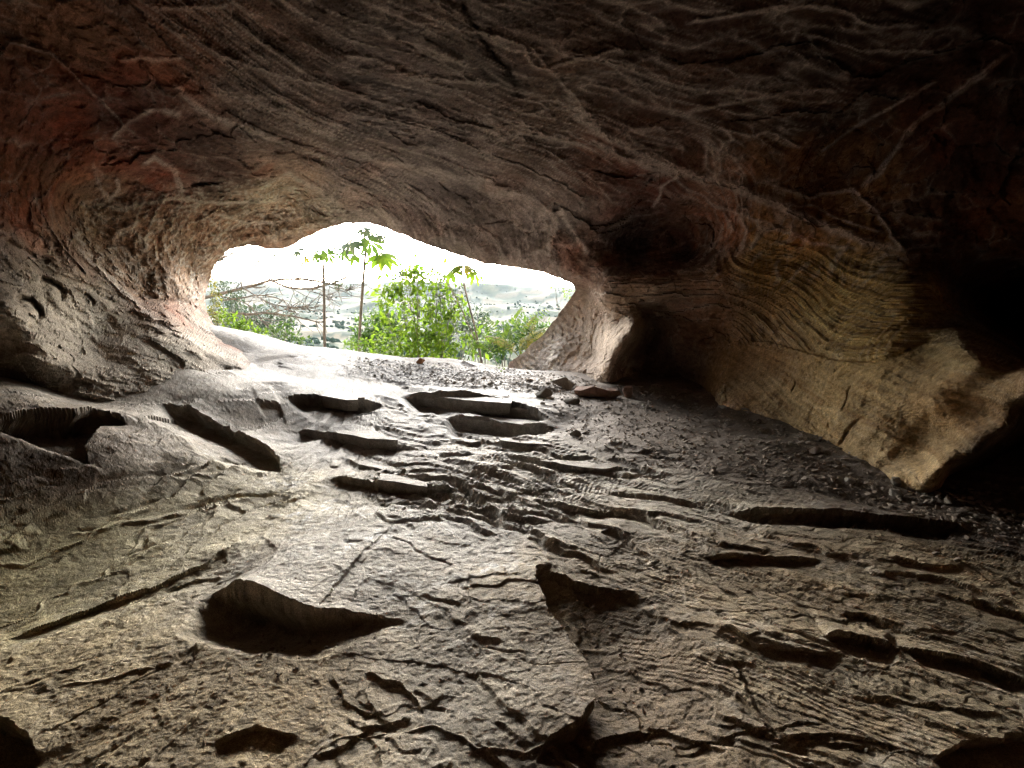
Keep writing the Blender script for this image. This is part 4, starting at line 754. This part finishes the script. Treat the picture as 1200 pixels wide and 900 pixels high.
for k, (bx, by, Yd, bl, nl, mt, lb) in enumerate([((440), 430, 34, [(440, 385, 26, 22), (425, 400, 20, 14), (465, 380, 20, 22)], 1500, Dm, 'pale leafy tree on the slope below, behind the taller bare stem'), (600, 430, 30, [(590, 395, 28, 18), (620, 388, 24, 20), (565, 405, 24, 14), (640, 400, 18, 16)], 1500, Dm, 'broad leafy tree on the slope below, behind the fern fronds'),
                                                  (305, 425, 40, [(300, 372, 24, 18), (330, 380, 22, 14), (275, 365, 20, 20)], 1200, Dl, 'grey green tree on the slope below the bare branches'), (535, 430, 42, [(535, 385, 26, 22), (510, 392, 20, 16), (560, 378, 18, 18)], 1200, Dl, 'hazy grey green tree on the slope behind the shrub')]):
    plant('tree', lb, 'tree', (bx, by), Yd, bl, nl, .4, mt, 'trees on the slope below the cave', seed=20 + k, stem_r=.12)
# fern-like fronds
def frond_plant(base_px, Yd, tips, label, mat, seed):
    p0 = at(base_px[0], base_px[1], Yd); root = np.array([p0[0], Yd, min(p0[2], gnd(p0[0], Yd) + 99) if False else gnd(p0[0], Yd)]); e = empty('fern', tuple(root)); tag(e, label, 'fern', 'ferns beside the mouth pillar'); rs_ = np.random.default_rng(seed)
    b0 = p0 - root; sm = MB(); sm.tube(curve([np.zeros(3), b0 * .5 + [.05, 0, 0], b0], 6), np.linspace(.02, .012, 6), 6); sm.build('stem', M['bark'], e)
    for tx, ty in tips:
        t = at(tx, ty, Yd + rs_.uniform(-.3, .3)) - root; m_ = (b0 + t) / 2 + [0, 0, .18 * np.linalg.norm(t - b0)]; C = curve([b0, m_, t], 16); f = MB(); f.tube(C, np.linspace(.008, .003, 16), 4)
        for k in range(3, 16):
            d = C[k] - C[k - 1]; d /= np.linalg.norm(d); s = np.cross(d, [0, -.5, 1]); s /= np.linalg.norm(s); L = .19 * math.sin(math.pi * (k - 1) / 16) + .04
            for sg_ in (-1, 1): f.add(leaf_card(C[k], s * sg_ + d * .4 + [0, 0, -.15], L, L * .3, np.array([0, -.3, 1.])), LF)
        f.build('frond', M[mat], e)
frond_plant((588, 422), 11.6, [(568, 372), (552, 400), (612, 362), (640, 363), (598, 385)], 'fern with long arching fronds at the right end of the sill', B, 1)
frond_plant((608, 418), 12.2, [(628, 372), (640, 385), (585, 398), (570, 395), (622, 395)], 'second fern with yellow green fronds nearer the mouth pillar', Yl, 2)
# leaning dry stalk
e = empty('dry_stalk', tuple(np.array([at(575, 420, 12.0)[0], 12.0, gnd(at(575, 420, 12.0)[0], 12.0)]))); tag(e, 'thin dry stalk with a seed head leaning over the shrub', 'stalk'); ro_ = np.array(e.location)
mb = MB(); mb.tube(curve([np.zeros(3)] + [at(x, y, 12.0) - ro_ for x, y in ((562, 405), (548, 380), (536, 350), (522, 328), (508, 312), (503, 307))], 16), np.linspace(.02, .008, 16), 6); mb.build('stalk', M['bark'], e)
mb = MB(); foliage(mb, [(*(at(510, 313, 12.0) - ro_), .1, .1, .07)], 40, .06, np.random.default_rng(2)); mb.build('seed_head', M['leaf_dull'], e)
# bare tree reaching in from the left
tb = np.array([at(196, 400, 14.0)[0], 14.0, 0]); tb[2] = gnd(tb[0], 14.0); e = empty('bare_tree', tuple(tb)); tag(e, 'bare branched tree spreading from behind the left rock jamb', 'tree')
mb = MB(); mb.tube(curve([np.zeros(3), at(196, 420, 14.0) - tb, at(205, 360, 14.0) - tb, at(215, 300, 14.0) - tb], 14), np.linspace(.2, .1, 14), 9); mb.build('trunk', M['bark'], e)
BR = [([(208, 355), (255, 345), (285, 336), (315, 327), (340, 326), (365, 328), (400, 336)], .045), ([(315, 327), (335, 336), (360, 340), (385, 336), (405, 328), (424, 318)], .03), ([(335, 325), (350, 314), (358, 308)], .02), ([(210, 375), (260, 366), (290, 368), (320, 367), (350, 372), (378, 378)], .035), ([(262, 352), (300, 345), (325, 352), (338, 365)], .022), ([(208, 330), (250, 308), (275, 296), (300, 291)], .03),
      ([(285, 337), (310, 350), (330, 358), (365, 362), (375, 358)], .018), ([(255, 346), (285, 355), (300, 375), (318, 385)], .016), ([(320, 367), (340, 360), (372, 360)], .014), ([(365, 340), (390, 322), (400, 314), (412, 310)], .016), ([(385, 336), (402, 342), (415, 336)], .012), ([(360, 340), (375, 348), (388, 352)], .012)]
rb = np.random.default_rng(12)
for pts, r in BR:
    Yd = 14 + rb.uniform(-.5, .5) * 0; C = curve([at(x, y, Yd) - tb for x, y in pts], 18); C[:, 1] += .25 * np.sin(np.linspace(0, 3, 18)) * rb.normal(); C += rb.normal(size=C.shape) * r * .25
    r *= 1.15; mb = MB(); mb.tube(C, np.linspace(r, r * .45, 18), 6)
    for _ in range(18):
        k = rb.integers(5, 18); d = C[min(k, 17)] - C[k - 2]; d /= np.linalg.norm(d); q = C[k - 1]; T = [q]; L = rb.uniform(.25, .8)
        dd_ = d + rb.normal(size=3) * .55
        for j in range(5): dd_ = dd_ + rb.normal(size=3) * .2 + [0, 0, .05]; q = q + dd_ / np.linalg.norm(dd_) * L / 5; T.append(q)
        mb.tube(T, np.linspace(max(r * .35, .01), .006, 6), 4)
    mb.build('branch', M['bark'], e)
mb = MB(); foliage(mb, [(*(at(x, y, 14) - tb), a / 43, .4, b_ / 43) for x, y, a, b_ in ((305, 301, 12, 6), (318, 299, 9, 6), (300, 308, 10, 5), (270, 325, 12, 12), (262, 310, 10, 8), (280, 345, 14, 8), (400, 330, 18, 10), (370, 318, 14, 8))], 700, .09, rb); mb.build('foliage', M['leaf_dull'], e)

# ------------------------------------------------------------------ haze over the valley
hz = bpy.data.materials.new('haze'); hz.use_nodes = True; t = hz.node_tree; t.nodes.clear(); out = t.nodes.new('ShaderNodeOutputMaterial'); pv = t.nodes.new('ShaderNodeVolumePrincipled')
pv.inputs['Color'].default_value = (.8, .9, 1, 1); pv.inputs['Density'].default_value = HAZE; pv.inputs['Anisotropy'].default_value = .2; t.links.new(pv.outputs[0], out.inputs['Volume'])
zmin, zmax = float(zo.min()) - 1.5, max(float(zo.max()), 8) + 14
bm = bmesh.new(); bmesh.ops.create_cube(bm, size=1); me = bpy.data.meshes.new('haze'); bm.to_mesh(me); bm.free()
o = link('haze', me, hz); o.scale = (12600, 6300, zmax - zmin); o.location = (0, 6300 / 2 - 60, (zmin + zmax) / 2); tag(o, kind='stuff')
print('all done', zmin, zmax)
